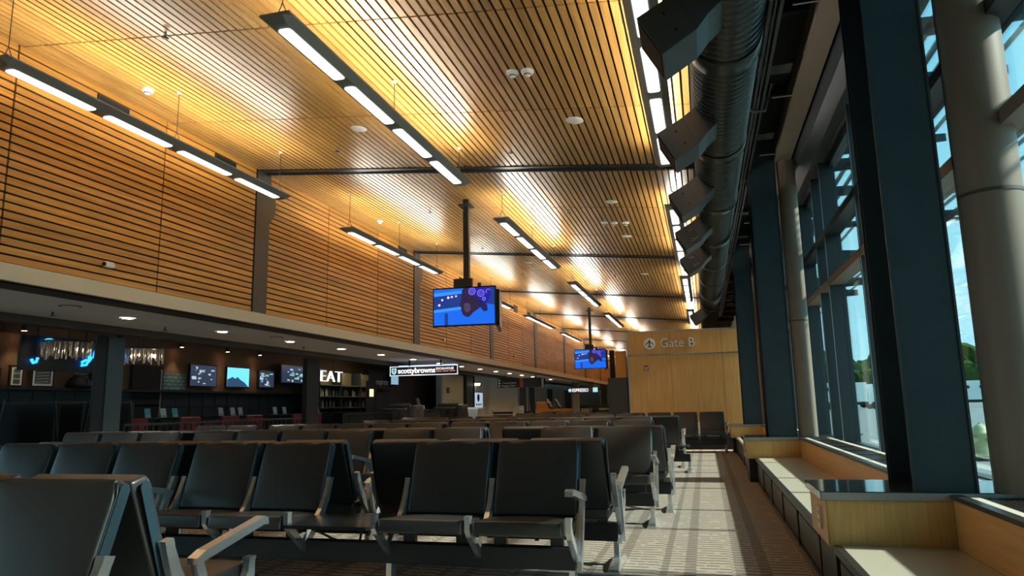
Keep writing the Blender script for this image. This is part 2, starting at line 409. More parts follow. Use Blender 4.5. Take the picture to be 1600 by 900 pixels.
for i, (x, y, r) in enumerate([(1.40, -1.4, .15), (1.66, 4.50, .16), (1.40, 11.0, .13), (1.38, 17.05, .13)]):
    mb = MB().lathe([(r, .635 if i else 0), (r, 4.73)], (x, y, 0), 32)
    o = struct('round_column_%d' % (i+1), mb, M['beige'])
    MB().lathe([(r+.004, 2.28), (r+.004, 2.30)], (x, y, 0), 32).build('joint_ring', M['lip'], o)

# ledge blocks with polished tops
names = ['x', 'nearest dark topped ledge block under the big teal column, outlet plate on its end',
         'second dark topped ledge block with wood face, between the two lit window benches', 'farthest dark topped ledge block with wood face, beside the gate wall']
for i, (y, lx, cx) in enumerate(LED):
    if i == 0: continue
    t = empty('ledge_block', (lx, y, 0), 0, names[i], 'ledge', 'window ledge blocks')
    W = GX-.03-lx
    B(0, W, 0, .66, .585, .635).build('ledge_top', M['granite'], t, bevel=.004)
    B(.004, W, -.004, -.0005, .588, .630).build('edge_strip', M['alu_dull'], t)
    B(.03, W, .02, .64, .33, .585).build('wood_body', M['maple'], t)
    B(.025, .032, .02, .64, .335, .58).build('end_panel', M['maple_h'], t)
    B(.06, W, .05, .61, 0, .33).build('base', M['blackrock'], t)
    ot = B(.012, .025, .19, .31, .40, .52).build('outlet_plate', M['cream'], t)
    for zz in (.43, .475): B(.008, .012, .225, .275, zz, zz+.022).build('socket', M['maple_h'], ot)

# window benches
bl = ['pale topped window bench in the right foreground with dark front panels', 'long pale topped window bench running back from the nearest ledge block', 'far pale topped window bench between second and farthest ledge blocks']
hl = ['wood backed heater cover in the right foreground beside the big round column', 'long wood backed heater cover with slotted grilles behind the middle bench', 'far wood backed heater cover behind the far bench']
for i, (a, b) in enumerate([(-.6, 4.45), (5.11, 10.9), (11.56, 17.0)]):
    x0, x1 = .655, 1.27; L = b-a; n = max(1, round(L/1.13)); st = L/n
    if i == 2: x0, x1 = .62, 1.2
    t = empty('window_bench', (x0, a, 0), 0, bl[i], 'bench', 'window benches')
    for k in range(n):
        B(.03, x1-x0, k*st+.002, (k+1)*st-.002, .315, .342).build('bench_top', M['stone'], t, bevel=.003)
        p_ = B(.015, .03, k*st+.03, (k+1)*st-.03, .03, .29).build('front_panel', M['grille'], t)
        B(.008, .015, k*st+.06, (k+1)*st-.06, .055, .265).build('panel_inset', M['grille'], p_)
        for zz in (.07, .24): MB().tube([(.0, k*st+.02, zz), (.012, k*st+.02, zz)], .008, 8).build('screw', M['steel_dark'], p_)
        B(.0, .03, k*st-.018, k*st+.018, .0, .30).build('upright', M['blackrock'], t)
    B(-.01, .032, 0, L, .30, .345).build('front_edge', M['steel_dark'], t, bevel=.004)
    B(.03, x1-x0, 0, L, .0, .30).build('carcass', M['dark'], t)
    B(.005, .015, 0, L, 0, .02).build('base_strip', M['conduit'], t)
    h = empty('heater_cover', (x1, a, 0), 0, hl[i], 'heater cover', 'heater covers under the windows')
    hw = GX-.03-x1
    nb = max(1, round(L/2.2))
    for k in range(nb): B(0, .03, k*L/nb+.001, (k+1)*L/nb-.001, .342, .60).build('back_panel', M['maple_h'], h)
    B(-.012, .045, 0, L, .60, .625).build('front_rail', M['steel_dark'], h)
    B(.045, .10, 0, L, .598, .622).build('cream_strip', M['cream'], h)
    B(.10, hw, 0, L, .50, .56).build('trough', M['dark'], h)
    gw = .24
    ng = max(1, round(L/.62)); sg = L/ng
    for k in range(ng):
        g = MB()
        for q in range(9): g.box(.105+q*.027, .105+q*.027+.013, k*sg+.02, (k+1)*sg-.02, .60, .612)
        g.build('grille', M['grille'], h)
        B(.10, .10+gw, k*sg-.02, k*sg+.02, .60, .618).build('grille_divider', M['steel_dark'], h)
    B(.345, .40, 0, L, .598, .622).build('cream_strip', M['cream'], h)
    B(.40, hw, 0, L, .56, .59).build('rear_shelf', M['steel_dark'], h)

# ================================================================ EXTERIOR
struct('ground', B(1.98, 420, -60, 420, -.35, -.15), M['concrete'])
# sunshades outside the glass
for si, (z, x1, lab) in enumerate([(4.55, 3.3, 'upper slatted sunshade outside the window tops'), (3.02, 2.75, 'lower slatted sunshade outside the window wall')]):
    t = empty('sunshade', (GX+.15, 0, z), 0, lab, 'sunshade', 'sunshades outside the windows')
    for y in mull_y:
        if y < -2 or y > 16: continue
        MB().prism([(-.1, -.10), (x1-GX-.15, -.05), (x1-GX-.15, .05), (-.1, .10)], 'y', y-.015, y+.015).build('bracket', M['mull'], t)
    nb = int((x1-GX-.1)/.17)
    for k in range(nb):
        mx = Matrix.Translation((.06+k*.17, 0, 0)) @ Matrix.Rotation(math.radians(-28), 4, 'Y')
        MB().box(-.055, .055, -3, 17.5, -.006, .006, mx).build('blade', M['mull'], t)
def hydrant(loc):
    t = empty('fire_hydrant', loc, 0, 'pale yellow green fire hydrant on the paving outside the window', 'hydrant')
    MB().lathe([(.19, 0), (.19, .04), (.15, .06), (.15, .10)], n=20).build('base_flange', M['rubber'], t)
    MB().lathe([(.14, .10), (.14, .52), (.175, .53), (.175, .565), (.15, .58), (.14, .64), (.10, .70), (.05, .735), (.03, .74)], n=20).build('barrel', M['hyd'], t)
    MB().lathe([(.03, .735), (.03, .78), (.0, .78)], n=5, smooth=False).build('top_nut', M['hyd'], t)
    for a in (PI*1.15, PI*1.65, 2.6):
        d = Vector((math.cos(a), math.sin(a), 0)); c = MB().tube([d*.1+Vector((0, 0, .42)), d*.20+Vector((0, 0, .42))], .055, 12).tube([d*.20+Vector((0, 0, .42)), d*.24+Vector((0, 0, .42))], .07, 8)
        o = c.build('hose_cap', M['hyd'], t)
        MB().tube([d*.23+Vector((0, 0, .38)), d*.20+Vector((0, 0, .12))], .008, 6).build('chain', M['rubber'], o)
hydrant((5.42, 16.75, -.15))
def truck(loc, rz, label, L=7.5):
    t = empty('box_truck', loc, rz, label, 'truck', 'white service trucks on the apron')
    B(-L/2, L/2-1.9, -1.2, 1.2, .9, 3.3).build('cargo_box', M['truck'], t, bevel=.05)
    MB().prism([(L/2-1.8, .6), (L/2, .6), (L/2, 1.5), (L/2-.5, 2.5), (L/2-1.8, 2.5)], 'y', -1.1, 1.1).build('cab', M['truck'], t)
    B(L/2-.9, L/2-.5, -1.12, 1.12, 1.5, 2.3).build('cab_window', M['dark'], t)
    B(-L/2, L/2, -.9, .9, .55, .9).build('chassis', M['rubber'], t)
    for x in (-L/2+1.2, L/2-1.1):
        for y in (-1.05, 1.05): MB().tube([(x, y-.13, .45), (x, y+.13, .45)], .45, 16).build('wheel', M['rubber'], t)
    for k in range(3): MB().tube([(-L/2+1.0+k*1.5, -1.22, 2.5), (-L/2+1.0+k*1.5, -1.2, 2.5)], .22, 14).build('round_port', M['steel_dark'], t)
truck((17.6, 98, -.15), .1, 'white box truck seen through the panes left of the big teal column')
truck((24.5, 112, -.15), .2, 'second white box truck farther off on the apron', 7)
truck((33.5, 104, -.15), .0, 'white box truck beyond the fire hydrant', 7)
t = empty('pole', (5.3, 28.5, -.15), 0, 'thin yellow pole added outside in place of a reflection in the window', 'pole')  # added pole standing in for a yellow reflection in the glass
MB().tube([(0, 0, 0), (0, 0, 6)], .06, 10).build('shaft', M['yellow'], t); MB().lathe([(.16, 0), (.16, .04)], n=12).build('foot_plate', M['rubber'], t)
random.seed(3)
def crown(r, h):
    bm = bmesh.new(); bmesh.ops.create_icosphere(bm, subdivisions=3, radius=1)
    for v in bm.verts:
        n_ = v.co.normalized(); k = 1+.22*math.sin(n_.x*7+r)+.18*math.sin(n_.y*9+h)+.16*math.sin(n_.z*8)+random.uniform(-.1, .1)
        v.co = Vector((n_.x*r*k, n_.y*r*k, n_.z*h*k))
    me = bpy.data.meshes.new('crown'); bm.to_mesh(me); bm.free(); me.materials.append(M['leaf']); return me
crs = [crown(4.6, 4.4), crown(5.4, 3.9), crown(3.9, 5)]
for k in range(15):
    ang = .04+k*.031
    d = [190, 206, 222][k % 3]+random.uniform(-2, 2); x = math.tan(ang)*d; y = d*1.0; s = random.uniform(1.15, 1.5)
    t = empty('tree', (x, y, -.15), random.uniform(0, 6), '%s tree in the tree line beyond the apron' % ['broad green', 'wide spreading green', 'tall narrow green'][k % 3], 'tree', 'trees beyond the apron')
    MB().tube([(0, 0, 0), (0, 0, 3.4*s)], [.35, .2], 7).build('trunk', M['trunk'], t)
    inst('crown', crs[k % 3], t, (0, 0, 4.6*s), (0, 0, random.uniform(0, 6)), (s, s, s*.9))

# ================================================================ DUCT
DX, DZ, DR = .315, 3.85, .25
t = empty('spiral_duct', (DX, 0, DZ), 0, 'long dark round ribbed air duct hanging above the window side', 'duct')
def cyl_y(prof, n=40):
    mb = MB(); vs = [(r*math.cos(2*PI*k/n), y, r*math.sin(2*PI*k/n)) for (r, y) in prof for k in range(n)]
    fs = [(i*n+k, i*n+(k+1) % n, (i+1)*n+(k+1) % n, (i+1)*n+k) for i in range(len(prof)-1) for k in range(n)]
    return mb.add(vs, fs, True)
# spiral rib: helix offset per angle
mb = MB(); n = 40; rows = []
y = -2.0; P_ = .085
while y < 26:
    rows += [(DR, y), (DR, y+P_*.70), (DR+.009, y+P_*.80), (DR+.009, y+P_*.88)]
    y += P_
vs = [((r)*math.cos(2*PI*k/n), yy+P_*k/n if False else yy+.025*math.sin(2*PI*k/n), (r)*math.sin(2*PI*k/n)) for (r, yy) in rows for k in range(n)]
mb.add(vs, [(i*n+k, i*n+(k+1) % n, (i+1)*n+(k+1) % n, (i+1)*n+k) for i in range(len(rows)-1) for k in range(n)], False)
mb.build('duct_shell', M['duct'], t)
for yy in [1.0, 3.1, 5.2, 7.3, 9.4, 11.5, 13.6, 15.7, 17.8, 19.9]:
    cyl_y([(DR+.012, yy-.11), (DR+.018, yy-.10), (DR+.018, yy+.10), (DR+.012, yy+.11)]).build('collar', M['duct'], t)
for yy in [2.0, 5.1, 8.2, 11.3, 14.4, 17.5, 20.6]:
    MB().tube([(0, yy, DR), (0, yy, 1.30)], .008, 6).build('hanger_rod', M['conduit'], t)
prof = [(-.27, 3.56), (-.12, 3.29), (.09, 3.42), (.17, 3.52), (.33, 3.66), (.26, 3.90), (.12, 3.80), (-.04, 3.685)]
dl = ['nearest boxy dark air outlet on the round duct, cut by the frame top', 'second boxy grey air outlet along the round duct', 'third boxy grey air outlet along the round duct',
      'fourth boxy air outlet with two latch handles, above its twin', 'fifth boxy air outlet with two latch handles, below its twin', 'small farthest boxy air outlet just above the gate wall']
base = None
for k, yy in enumerate([4.20, 6.22, 8.22, 10.15, 12.15, 20.4]):
    if base is None:
        base = empty('air_outlet', (0, yy, 0), 0, dl[0], 'air vent', 'air outlets on the round duct')
        MB().prism(prof[0:3]+[(-.04+.13, 3.42)][:0]+[(.09, 3.42), (-.04, 3.685)][1:], 'y', 0, .39).build('outlet_box', M['ductbox'], base, bevel=.004)
        MB().prism([(.09, 3.42), (.17, 3.52), (.33, 3.66), (.26, 3.90), (.12, 3.80), (-.04, 3.685)], 'y', 0.002, .388).build('duct_neck', M['ductbox'], base)
        g = MB()
        a, b_ = Vector((-.27, 3.56)), Vector((-.12, 3.29)); nn = Vector((-.875, -.486))
        g.prism([tuple(a+(b_-a)*.06), tuple(a+(b_-a)*.94), tuple(a+(b_-a)*.94+nn*.006), tuple(a+(b_-a)*.06+nn*.006)], 'y', .02, .37)
        g.build('outlet_mouth', M['black'], base)
        for (sx, sz) in ((-.10, 3.56), (-.03, 3.44)):
            s_ = MB().tube([(sx, -.008, sz), (sx, .001, sz)], .010, 10).build('screw', M['black'], base)
    else:
        c = copy_thing(base, (0, yy, 0), dl[k])
        if k in (3, 4):
            for (sx, sz) in ((-.10, 3.56), (-.03, 3.44)):
                q = MB().tube([(sx+.02*math.cos(a), -.012, sz+.02*math.sin(a)) for a in [i*PI/6 for i in range(13)]], .004, 5).tube([(sx+.02, -.012, sz), (sx+.075, -.012, sz+.03)], .005, 5)
                q.build('latch_handle', M['alu_dull'], c)
# conduits and tray on the dark deck
t = empty('conduit_rack', (.78, 0, 4.62), 0, 'dark rack of long conduits under the black ceiling beside the duct', 'conduit rack')
B(-.11, -.08, -3, 30, -.02, .06).box(.08, .11, -3, 30, -.02, .06).build('side_rail', M['conduit'], t)
for dx, dz, r in ((-.05, .0, .014), (0, -.01, .018), (.045, .0, .012)):
    MB().tube([(dx, -3, dz), (dx, 30, dz)], r, 8).build('conduit', M['conduit'], t)
for k in range(14):
    yy = -.6+2.03*k
    B(-.02, .34, yy, yy+.22, .05, .06).build('bracket_plate', M['conduit'], t)
    MB().tube([(-.16, yy+1, -.05), (-.16, yy+1, .5)], .006, 6).build('hanger_rod', M['conduit'], t)
    MB().tube([(.2, yy+.8, .03), (.42, yy+.8, .03)], .008, 6).build('side_conduit', M['alu_dull'], t)
t = empty('bent_conduit', (.62, 7.6, 4.25), 0, 'short bent conduit elbow hanging beside the duct', 'conduit')
MB().tube([(0, 0, .25), (0, 0, .1), (.02, .02, .02), (.08, .05, -.02), (.2, .1, .0), (.3, .1, .3)], .018, 8).build('elbow_pipe', M['conduit'], t)
# deck joists
t = MB()
for k in range(20): t.box(XCR, GX, .9+2.03*k-4, .98+2.03*k-4, 5.0, 5.15)
o = t.build('deck_joists', M['deck'], bpy.data.objects['ceiling_deck']); o['kind'] = 'stuff'

# ================================================================ PENDANT LIGHTS
def make_fixture():
    t = empty('pendant_light', (0, 0, 0), 0, '', 'light', 'long pendant lights')
    L = 4.08
    prof = [(-.068, 0), (.068, 0), (.125, .05), (.125, .065), (-.125, .065), (-.125, .05)]
    vs = []
    for y, s, dz in ((-.05, 1, .0), (0.0, 1, 0), (L, 1, 0), (L+.05, 1, 0)):
        for (x, z) in prof:
            if y < -.01 or y > L+.01: z = max(z, .04)
            vs.append((x*s, y, z))
    fs = [tuple(range(6)), tuple(range(23, 17, -1))]+[(i*6+k, i*6+(k+1) % 6, (i+1)*6+(k+1) % 6, (i+1)*6+k) for i in range(3) for k in range(6)]
    MB().add(vs, fs).build('housing', M['fix'], t)
    for k in range(4):
        y0 = .07+k*(L-.02)/4; y1 = y0+L/4-.16
        pr = []
        for (cx, cy, a0) in ((.024, y1-.03, 0), (-.024, y1-.03, PI/2), (-.024, y0+.03, PI), (.024, y0+.03, 3*PI/2)):
            for q in range(4): a = a0+q*PI/6; pr.append((cx+.03*math.cos(a), cy+.03*math.sin(a)))
        MB().prism(pr, 'z', -.006, .0).build('lens', M['lens'], t)
    B(-.07, .07, .04, L-.04, .066, .070).build('uplight', M['up'], t)
    return t
def hang(t, x, z):
    for yy in (.05, 2.04, 4.03):
        zt = zc(x)-z
        MB().tube([(-.06, yy, .06), (0, yy, .20), (0, yy, zt)], .004, 5).tube([(.06, yy, .06), (0, yy, .20)], .004, 5).build('suspension_wire', M['steel_dark'], t)
        MB().lathe([(.018, zt-.02), (.024, zt-.005), (.024, zt)], (0, yy, 0), 12).build('canopy', M['white'], t)
fx = make_fixture()
first = True
ordn = ['nearest', 'second', 'third', 'fourth', 'fifth', 'sixth', 'seventh', 'eighth', 'ninth']
rows = [(-5.5, 4.03, 'long pendant light in the row beside the slatted wall', 'left'), (-2.87, 3.96, 'long pendant light in the row down the middle of the ceiling', 'mid'), (-.27, 3.93, 'long pendant light in the row beside the round duct', 'right')]
made = []
for (x, z, lab, rr) in rows:
    for k in range(9):
        made.append((x, 4.20+(0 if k == 0 else -.10)+BAY*k if True else 0, z, '%s %s' % (ordn[k], lab)))
src = fx
for i, (x, y, z, lab) in enumerate(made):
    c = fx if i == 0 else copy_tree(fx)
    c.location = (x, y, z); c['label'] = lab
    made[i] = (c, x, z)
for (c, x, z) in made: hang(c, x, z)

# ================================================================ CEILING AND WALL DEVICES
def on_ceiling(t, x): t.rotation_euler = (0, -tilt, 0)
def smoke(x, y, lab):
    t = empty('smoke_detector', (x, y, zc(x)), 0, lab, 'detector', 'white detectors on the slat ceiling')
    MB().lathe([(.0, -.055), (.03, -.055), (.034, -.03), (.055, -.028), (.062, -.015), (.062, 0)], n=20).build('body', M['white'], t)
    MB().lathe([(.036, -.047), (.037, -.040)], n=20).build('sensor_slot', M['steel_dark'], t)
smoke(-1.60, 6.17, 'left one of the two nearest smoke detectors on the slat ceiling'); smoke(-1.45, 6.16, 'right one of the two nearest smoke detectors on the slat ceiling')
for x, y, s in ((-1.52, 12.15, 'left'), (-1.35, 12.15, 'middle'), (-1.15, 12.15, 'right')): smoke(x, y, s+' one of three white detectors in a row across the farther ceiling')
smoke(-5.83, 6.13, 'white detector close to the slatted wall above the nearest left pendant light')
smoke(-5.88, 12.16, 'white detector close to the slatted wall above the second left pendant light')
def speaker(x, y, lab):
    t = empty('ceiling_speaker', (x, y, zc(x)), 0, lab, 'speaker', 'round white ceiling speakers'); on_ceiling(t, x)
    MB().lathe([(.0, -.012), (.085, -.012), (.10, -.004), (.10, 0)], n=28).build('trim_ring', M['white'], t)
    MB().lathe([(.0, -.016), (.075, -.016), (.08, -.012)], n=28).build('grille', M['white'], t)
for x, y, lab in ((-1.22, 7.43, 'round white ceiling speaker near the second air outlet'), (-3.91, 7.47, 'round white ceiling speaker left of the nearest middle pendant light'), (-1.23, 10.81, 'round white ceiling speaker just beyond the first cross beam'),
                  (-1.25, 13.24, 'round white ceiling speaker before the second cross beam'), (-3.9, 16.2, 'round white ceiling speaker beyond the second cross beam in the middle'), (-1.25, 17.4, 'round white ceiling speaker beyond the second cross beam at the right')): speaker(x, y, lab)
def sprk(x, y, lab):
    t = empty('sprinkler', (x, y, zc(x)), 0, lab, 'sprinkler', 'sprinkler heads in the slat ceiling')
    MB().tube([(0, 0, 0), (0, 0, -.05)], .012, 8).build('pipe', M['alu_dull'], t)
    MB().lathe([(.0, -.062), (.032, -.062), (.032, -.058), (.0, -.058)], n=12).build('deflector', M['steel_dark'], t)
for i, (x, y) in enumerate(((-4.6, 5.0), (-4.55, 8.1), (-2.2, 8.3), (-4.5, 11.3), (-2.0, 11.3), (-2.1, 14.2), (-4.5, 14.4), (-4.4, 17.6), (-2.0, 17.6))):
    sprk(x, y, 'small sprinkler head poking from the ceiling slats, %s' % ['between left and middle pendants nearest', 'left of the nearest middle pendant end', 'right of the nearest middle pendant end', 'beyond the first cross beam at left', 'beyond the first cross beam at right', 'before the second cross beam at right', 'before the second cross beam at left', 'beyond the second cross beam at left', 'beyond the second cross beam at right'][i])
# louvred vents in the slatted wall
vl = ['nearest dark louvred vent high in the slatted wall', 'second dark louvred vent high in the slatted wall', 'third dark louvred vent high in the slatted wall, past the first pilaster', 'fourth dark louvred vent high in the slatted wall', 'fifth dark louvred vent high in the slatted wall', 'sixth dark louvred vent high in the slatted wall', 'seventh dark louvred vent high in the slatted wall']
vt = None
for k, yy in enumerate((6.02, 8.02, 14.2, 18.3, 20.2, 24.2, 26.2)):
    if vt is None:
        vt = empty('wall_vent', (XL, yy, 4.48), 0, vl[0], 'vent', 'louvred vents in the slatted wall')
        B(-.02, .0, 0, .45, 0, .24).build('back_plate', M['black'], vt)
        B(0, .012, 0, .45, 0, .015).box(0, .012, 0, .45, .225, .24).box(0, .012, 0, .015, 0, .24).box(0, .012, .435, .45, 0, .24).build('frame', M['pilaster'], vt)
        for q in range(13):
            B(-.002, .008, .015, .435, .021+q*.016, .028+q*.016).build('louvre', M['conduit'], vt)
    else: copy_thing(vt, (XL, yy, 4.48), vl[k])
def secam(y, z, lab):
    t = empty('wall_camera', (XL+.0, y, z), 0, lab, 'camera', 'white devices on the slatted wall')
    B(0, .05, -.06, .06, -.035, .035).build('body', M['white'], t, bevel=.012)
    MB().tube([(.03, -.06, 0), (.03, -.075, 0)], .022, 12).build('lens', M['steel_dark'], t)
    MB().tube([(.02, .06, 0), (.02, .085, 0)], .018, 10).build('end_cap', M['white'], t)
secam(6.32, 2.80, 'white boxy device on the slatted wall above the beige band'); secam(17.0, 2.85, 'small white device on the slatted wall past the second pilaster')
secam(24.0, 2.85, 'tiny far white device on the slatted wall')

# soffit downlights
dlab = ['bright round downlight in the soffit at the frame left edge', 'round downlight in the soffit above the dark column', 'round downlight in the soffit above the left televisions', 'round downlight in the soffit above the third television', 'round downlight in the soffit before the lit letters', 'round downlight in the soffit above the lit letters', 'round downlight in the soffit beside the hanging shop sign',
        'round downlight in the soffit just past the hanging shop sign', 'second downlight past the hanging shop sign', 'third downlight past the hanging shop sign', 'fourth downlight past the hanging shop sign', 'downlight above the overhead direction sign', 'downlight beyond the overhead direction sign', 'downlight before the espresso sign', 'downlight above the espresso sign', 'farthest downlight beyond the espresso sign']
dt = None
for k in range(16):
    yy = 6.05+2.03*k; x = -7.75
    if dt is None:
        dt = empty('downlight', (x, yy, 2.468), 0, dlab[0], 'light', 'soffit downlights')
        MB().lathe([(.075, -.006), (.095, -.004), (.10, 0)], n=24, cap=False).build('trim_ring', M['white'], dt)
        MB().lathe([(.0, -.005), (.078, -.005)], n=24).build('lamp', M['down'], dt)
    else: copy_thing(dt, (x, yy, 2.468), dlab[k])
for o in [q for q in bpy.data.objects if q.name.startswith('downlight') and q.type == 'EMPTY']:
    ld = bpy.data.lights.new('downlight_beam', 'SPOT'); lo = bpy.data.objects.new('downlight_beam', ld); C.objects.link(lo); lo.parent = o; lo.location = (0, 0, -.02)
    ld.energy = 40; ld.color = (1, .9, .76); ld.spot_size = 1.9; ld.spot_blend = .7; ld.shadow_soft_size = .07
for i, (x, y, lab) in enumerate(((-7.5, 6.9, 'round dark soffit speaker near the frame left edge'), (-7.5, 11.3, 'round dark soffit speaker above the televisions'))):
    t = empty('soffit_speaker', (x, y, 2.47), 0, lab, 'speaker', 'soffit speakers'); MB().lathe([(.0, -.01), (.10, -.01), (.12, 0)], n=24).build('grille', M['soffit'], t)
    MB().lathe([(.12, -.008), (.128, -.002)], n=24).build('rim', M['lip'], t)
for i, (x, y) in enumerate(((-8.1, 7.2), (-8.1, 9.2), (-8.1, 13.2))):
    t = empty('soffit_sprinkler', (x, y, 2.47), 0, 'small dark sprinkler head under the soffit, %s' % ['nearest', 'above the left televisions', 'near the lit letters'][i], 'sprinkler', 'soffit sprinklers')
    MB().tube([(0, 0, 0), (0, 0, -.045)], .012, 8).build('pipe', M['lip'], t); MB().lathe([(0, -.055), (.035, -.055), (.035, -.05)], n=12).build('deflector', M['lip'], t)

# ================================================================ HANGING TELEVISIONS
blue_d = emit('screen_deep_blue', (.008, .03, .19), .6); blue_m = emit('screen_blue', (.006, .10, .60), .62); blue_l = emit('screen_light_blue', (.03, .22, .75), .6)
skin = emit('screen_skin', (.030, .020, .075), .3); skin2 = emit('screen_skin_light', (.10, .06, .13), .35); wrap = emit('screen_headwrap', (.012, .010, .28), .5); wrapl = emit('screen_headwrap_pattern', (.16, .14, .75), .55); dots = emit('screen_bokeh', (.7, .6, .85), .55); shadow = emit('screen_dark', (.005, .006, .05), 1)
def tv_picture(parent, w_, h_):
    """layers of flat colour on the screen, facing -Y; u in 0..1 left to right, v 0..1 bottom to top"""
    def P(name, pts, m, d):
        MB().prism([((u-.5)*w_, (v-.5)*h_) for (u, v) in pts], 'y', -.022-d*.0006, -.0214-d*.0006).build(name, m, parent)
    P('screen', [(0, 0), (1, 0), (1, 1), (0, 1)], blue_m, 0)
    P('picture_shape', [(0, .42), (1, .50), (1, .93), (0, .88)], blue_d, 1)
    P('picture_shape', [(0, .90), (.5, .94), (.5, .86), (0, .80)], blue_l, 2)
    P('picture_shape', [(0, .35), (.48, .42), (.48, .50), (0, .43)], blue_l, 2)
    P('picture_shape', [(.18, 0), (.235, 0), (.235, .33), (.18, .32)], blue_d, 2)
    P('picture_shape', [(.44, 0), (1, 0), (1, .50), (.86, .56), (.78, .40), (.66, .25), (.55, .18), (.48, .22), (.40, .06)], blue_m, 3)
    P('picture_shape', [(.80, 1), (1, 1), (1, .62), (.88, .52), (.80, .6)], blue_d, 3)
    # face in profile looking left
    P('picture_shape', [(.47, .94), (.46, .80), (.455, .70), (.445, .62), (.435, .56), (.425, .50), (.455, .47), (.45, .43), (.455, .38), (.47, .34), (.475, .28), (.52, .22), (.58, .20), (.66, .33), (.74, .42), (.80, .50), (.84, .60), (.84, 1), (.50, 1)], skin, 4)
    P('picture_shape', [(.50, .56), (.55, .60), (.60, .55), (.61, .40), (.56, .32), (.51, .38)], skin2, 5)
    P('picture_shape', [(.47, .72), (.54, .76), (.59, .71), (.585, .69), (.54, .73), (.47, .69)], shadow, 5)
    P('picture_shape', [(.52, .64), (.55, .66), (.58, .64), (.55, .62)], shadow, 6)
    P('picture_shape', [(.455, .38), (.50, .39), (.50, .36), (.46, .355)], shadow, 6)
    P('picture_shape', [(.72, .72), (.80, .70), (.88, .50), (.89, .36), (.83, .33), (.78, .42), (.76, .52), (.72, .60)], shadow, 6)
    # headwrap
    P('picture_shape', [(.53, .99), (.60, .90), (.68, .80), (.76, .66), (.84, .55), (.90, .62), (.95, .80), (.92, 1), (.55, 1)], wrap, 7)
    def ring(cu, cv, r0_, r1_, a0=0, a1=2*PI, d=8):
        n = 14; mb = MB()
        for q in range(n):
            a = a0+(a1-a0)*q/n; b = a0+(a1-a0)*(q+1)/n
            pr = [((cu-.5)*w_+r0_*math.cos(a), (cv-.5)*h_+r0_*math.sin(a)), ((cu-.5)*w_+r1_*math.cos(a), (cv-.5)*h_+r1_*math.sin(a)), ((cu-.5)*w_+r1_*math.cos(b), (cv-.5)*h_+r1_*math.sin(b)), ((cu-.5)*w_+r0_*math.cos(b), (cv-.5)*h_+r0_*math.sin(b))]
            mb.prism(pr, 'y', -.0275, -.027)
        mb.build('picture_shape', wrapl, parent)
    s = w_
    ring(.635, .90, .045*s, .060*s); ring(.635, .90, .018*s, .030*s); ring(.78, .84, .045*s, .060*s); ring(.78, .84, .018*s, .028*s); ring(.83, .68, .015*s, .03*s); ring(.90, .88, .03*s, .042*s, .5, 4)
    for (u, v, r) in ((.09, .56, .020), (.14, .70, .018), (.24, .76, .022), (.30, .775, .018), (.37, .79, .016)):
        P('picture_shape', [(u+r*math.cos(a), v+r*1.7*math.sin(a)) for a in [q*PI/5 for q in range(10)]], dots, 5)
def tv_unit(x, y, z, w_, h_, lab, ztop, side=True, rz=0.05):
    t = empty('hanging_television', (x, y, z), rz, lab, 'television', 'pole hung televisions')
    B(-w_/2-.018, w_/2+.018, -.02, .04, -h_/2-.022, h_/2+.022).build('bezel', M['screenglass'], t, bevel=.004)
    tv_picture(t, w_, h_)
    B(-.045, .045, .12, .21, -.1, ztop-z).build('pole', M['steel_dark'], t)
    B(-.11, .11, .05, .28, ztop-z-.12, ztop-z-.10).build('pole_flange', M['steel_dark'], t)
    B(-.19, .12, .04, .12, h_/2-.10, h_/2+.17).build('mount_bracket', M['steel_dark'], t)
    MB().tube([(.22, .12, h_/2), (.22, .12, h_/2+.10)], .03, 10).build('cable_gland', M['steel_dark'], t)
    if side:
        mx = Matrix.Translation((w_/2-.06, .52, -.03)) @ Matrix.Rotation(math.radians(101), 4, 'Z')
        MB().box(-w_*.48, w_*.48, -.03, .03, -h_/2, h_/2, mx).build('rear_television', M['screenglass'], t)
    return t
tv_unit(-3.60, 10.52, 2.72, 1.0, .58, 'near black pole hung television showing a blue picture of a woman in a patterned headwrap', zc(-3.6))
tv_unit(-3.78, 24.6, 2.71, 1.08, .64, 'far black pole hung television with the same blue picture, above the queue area', zc(-3.8), True, 0)

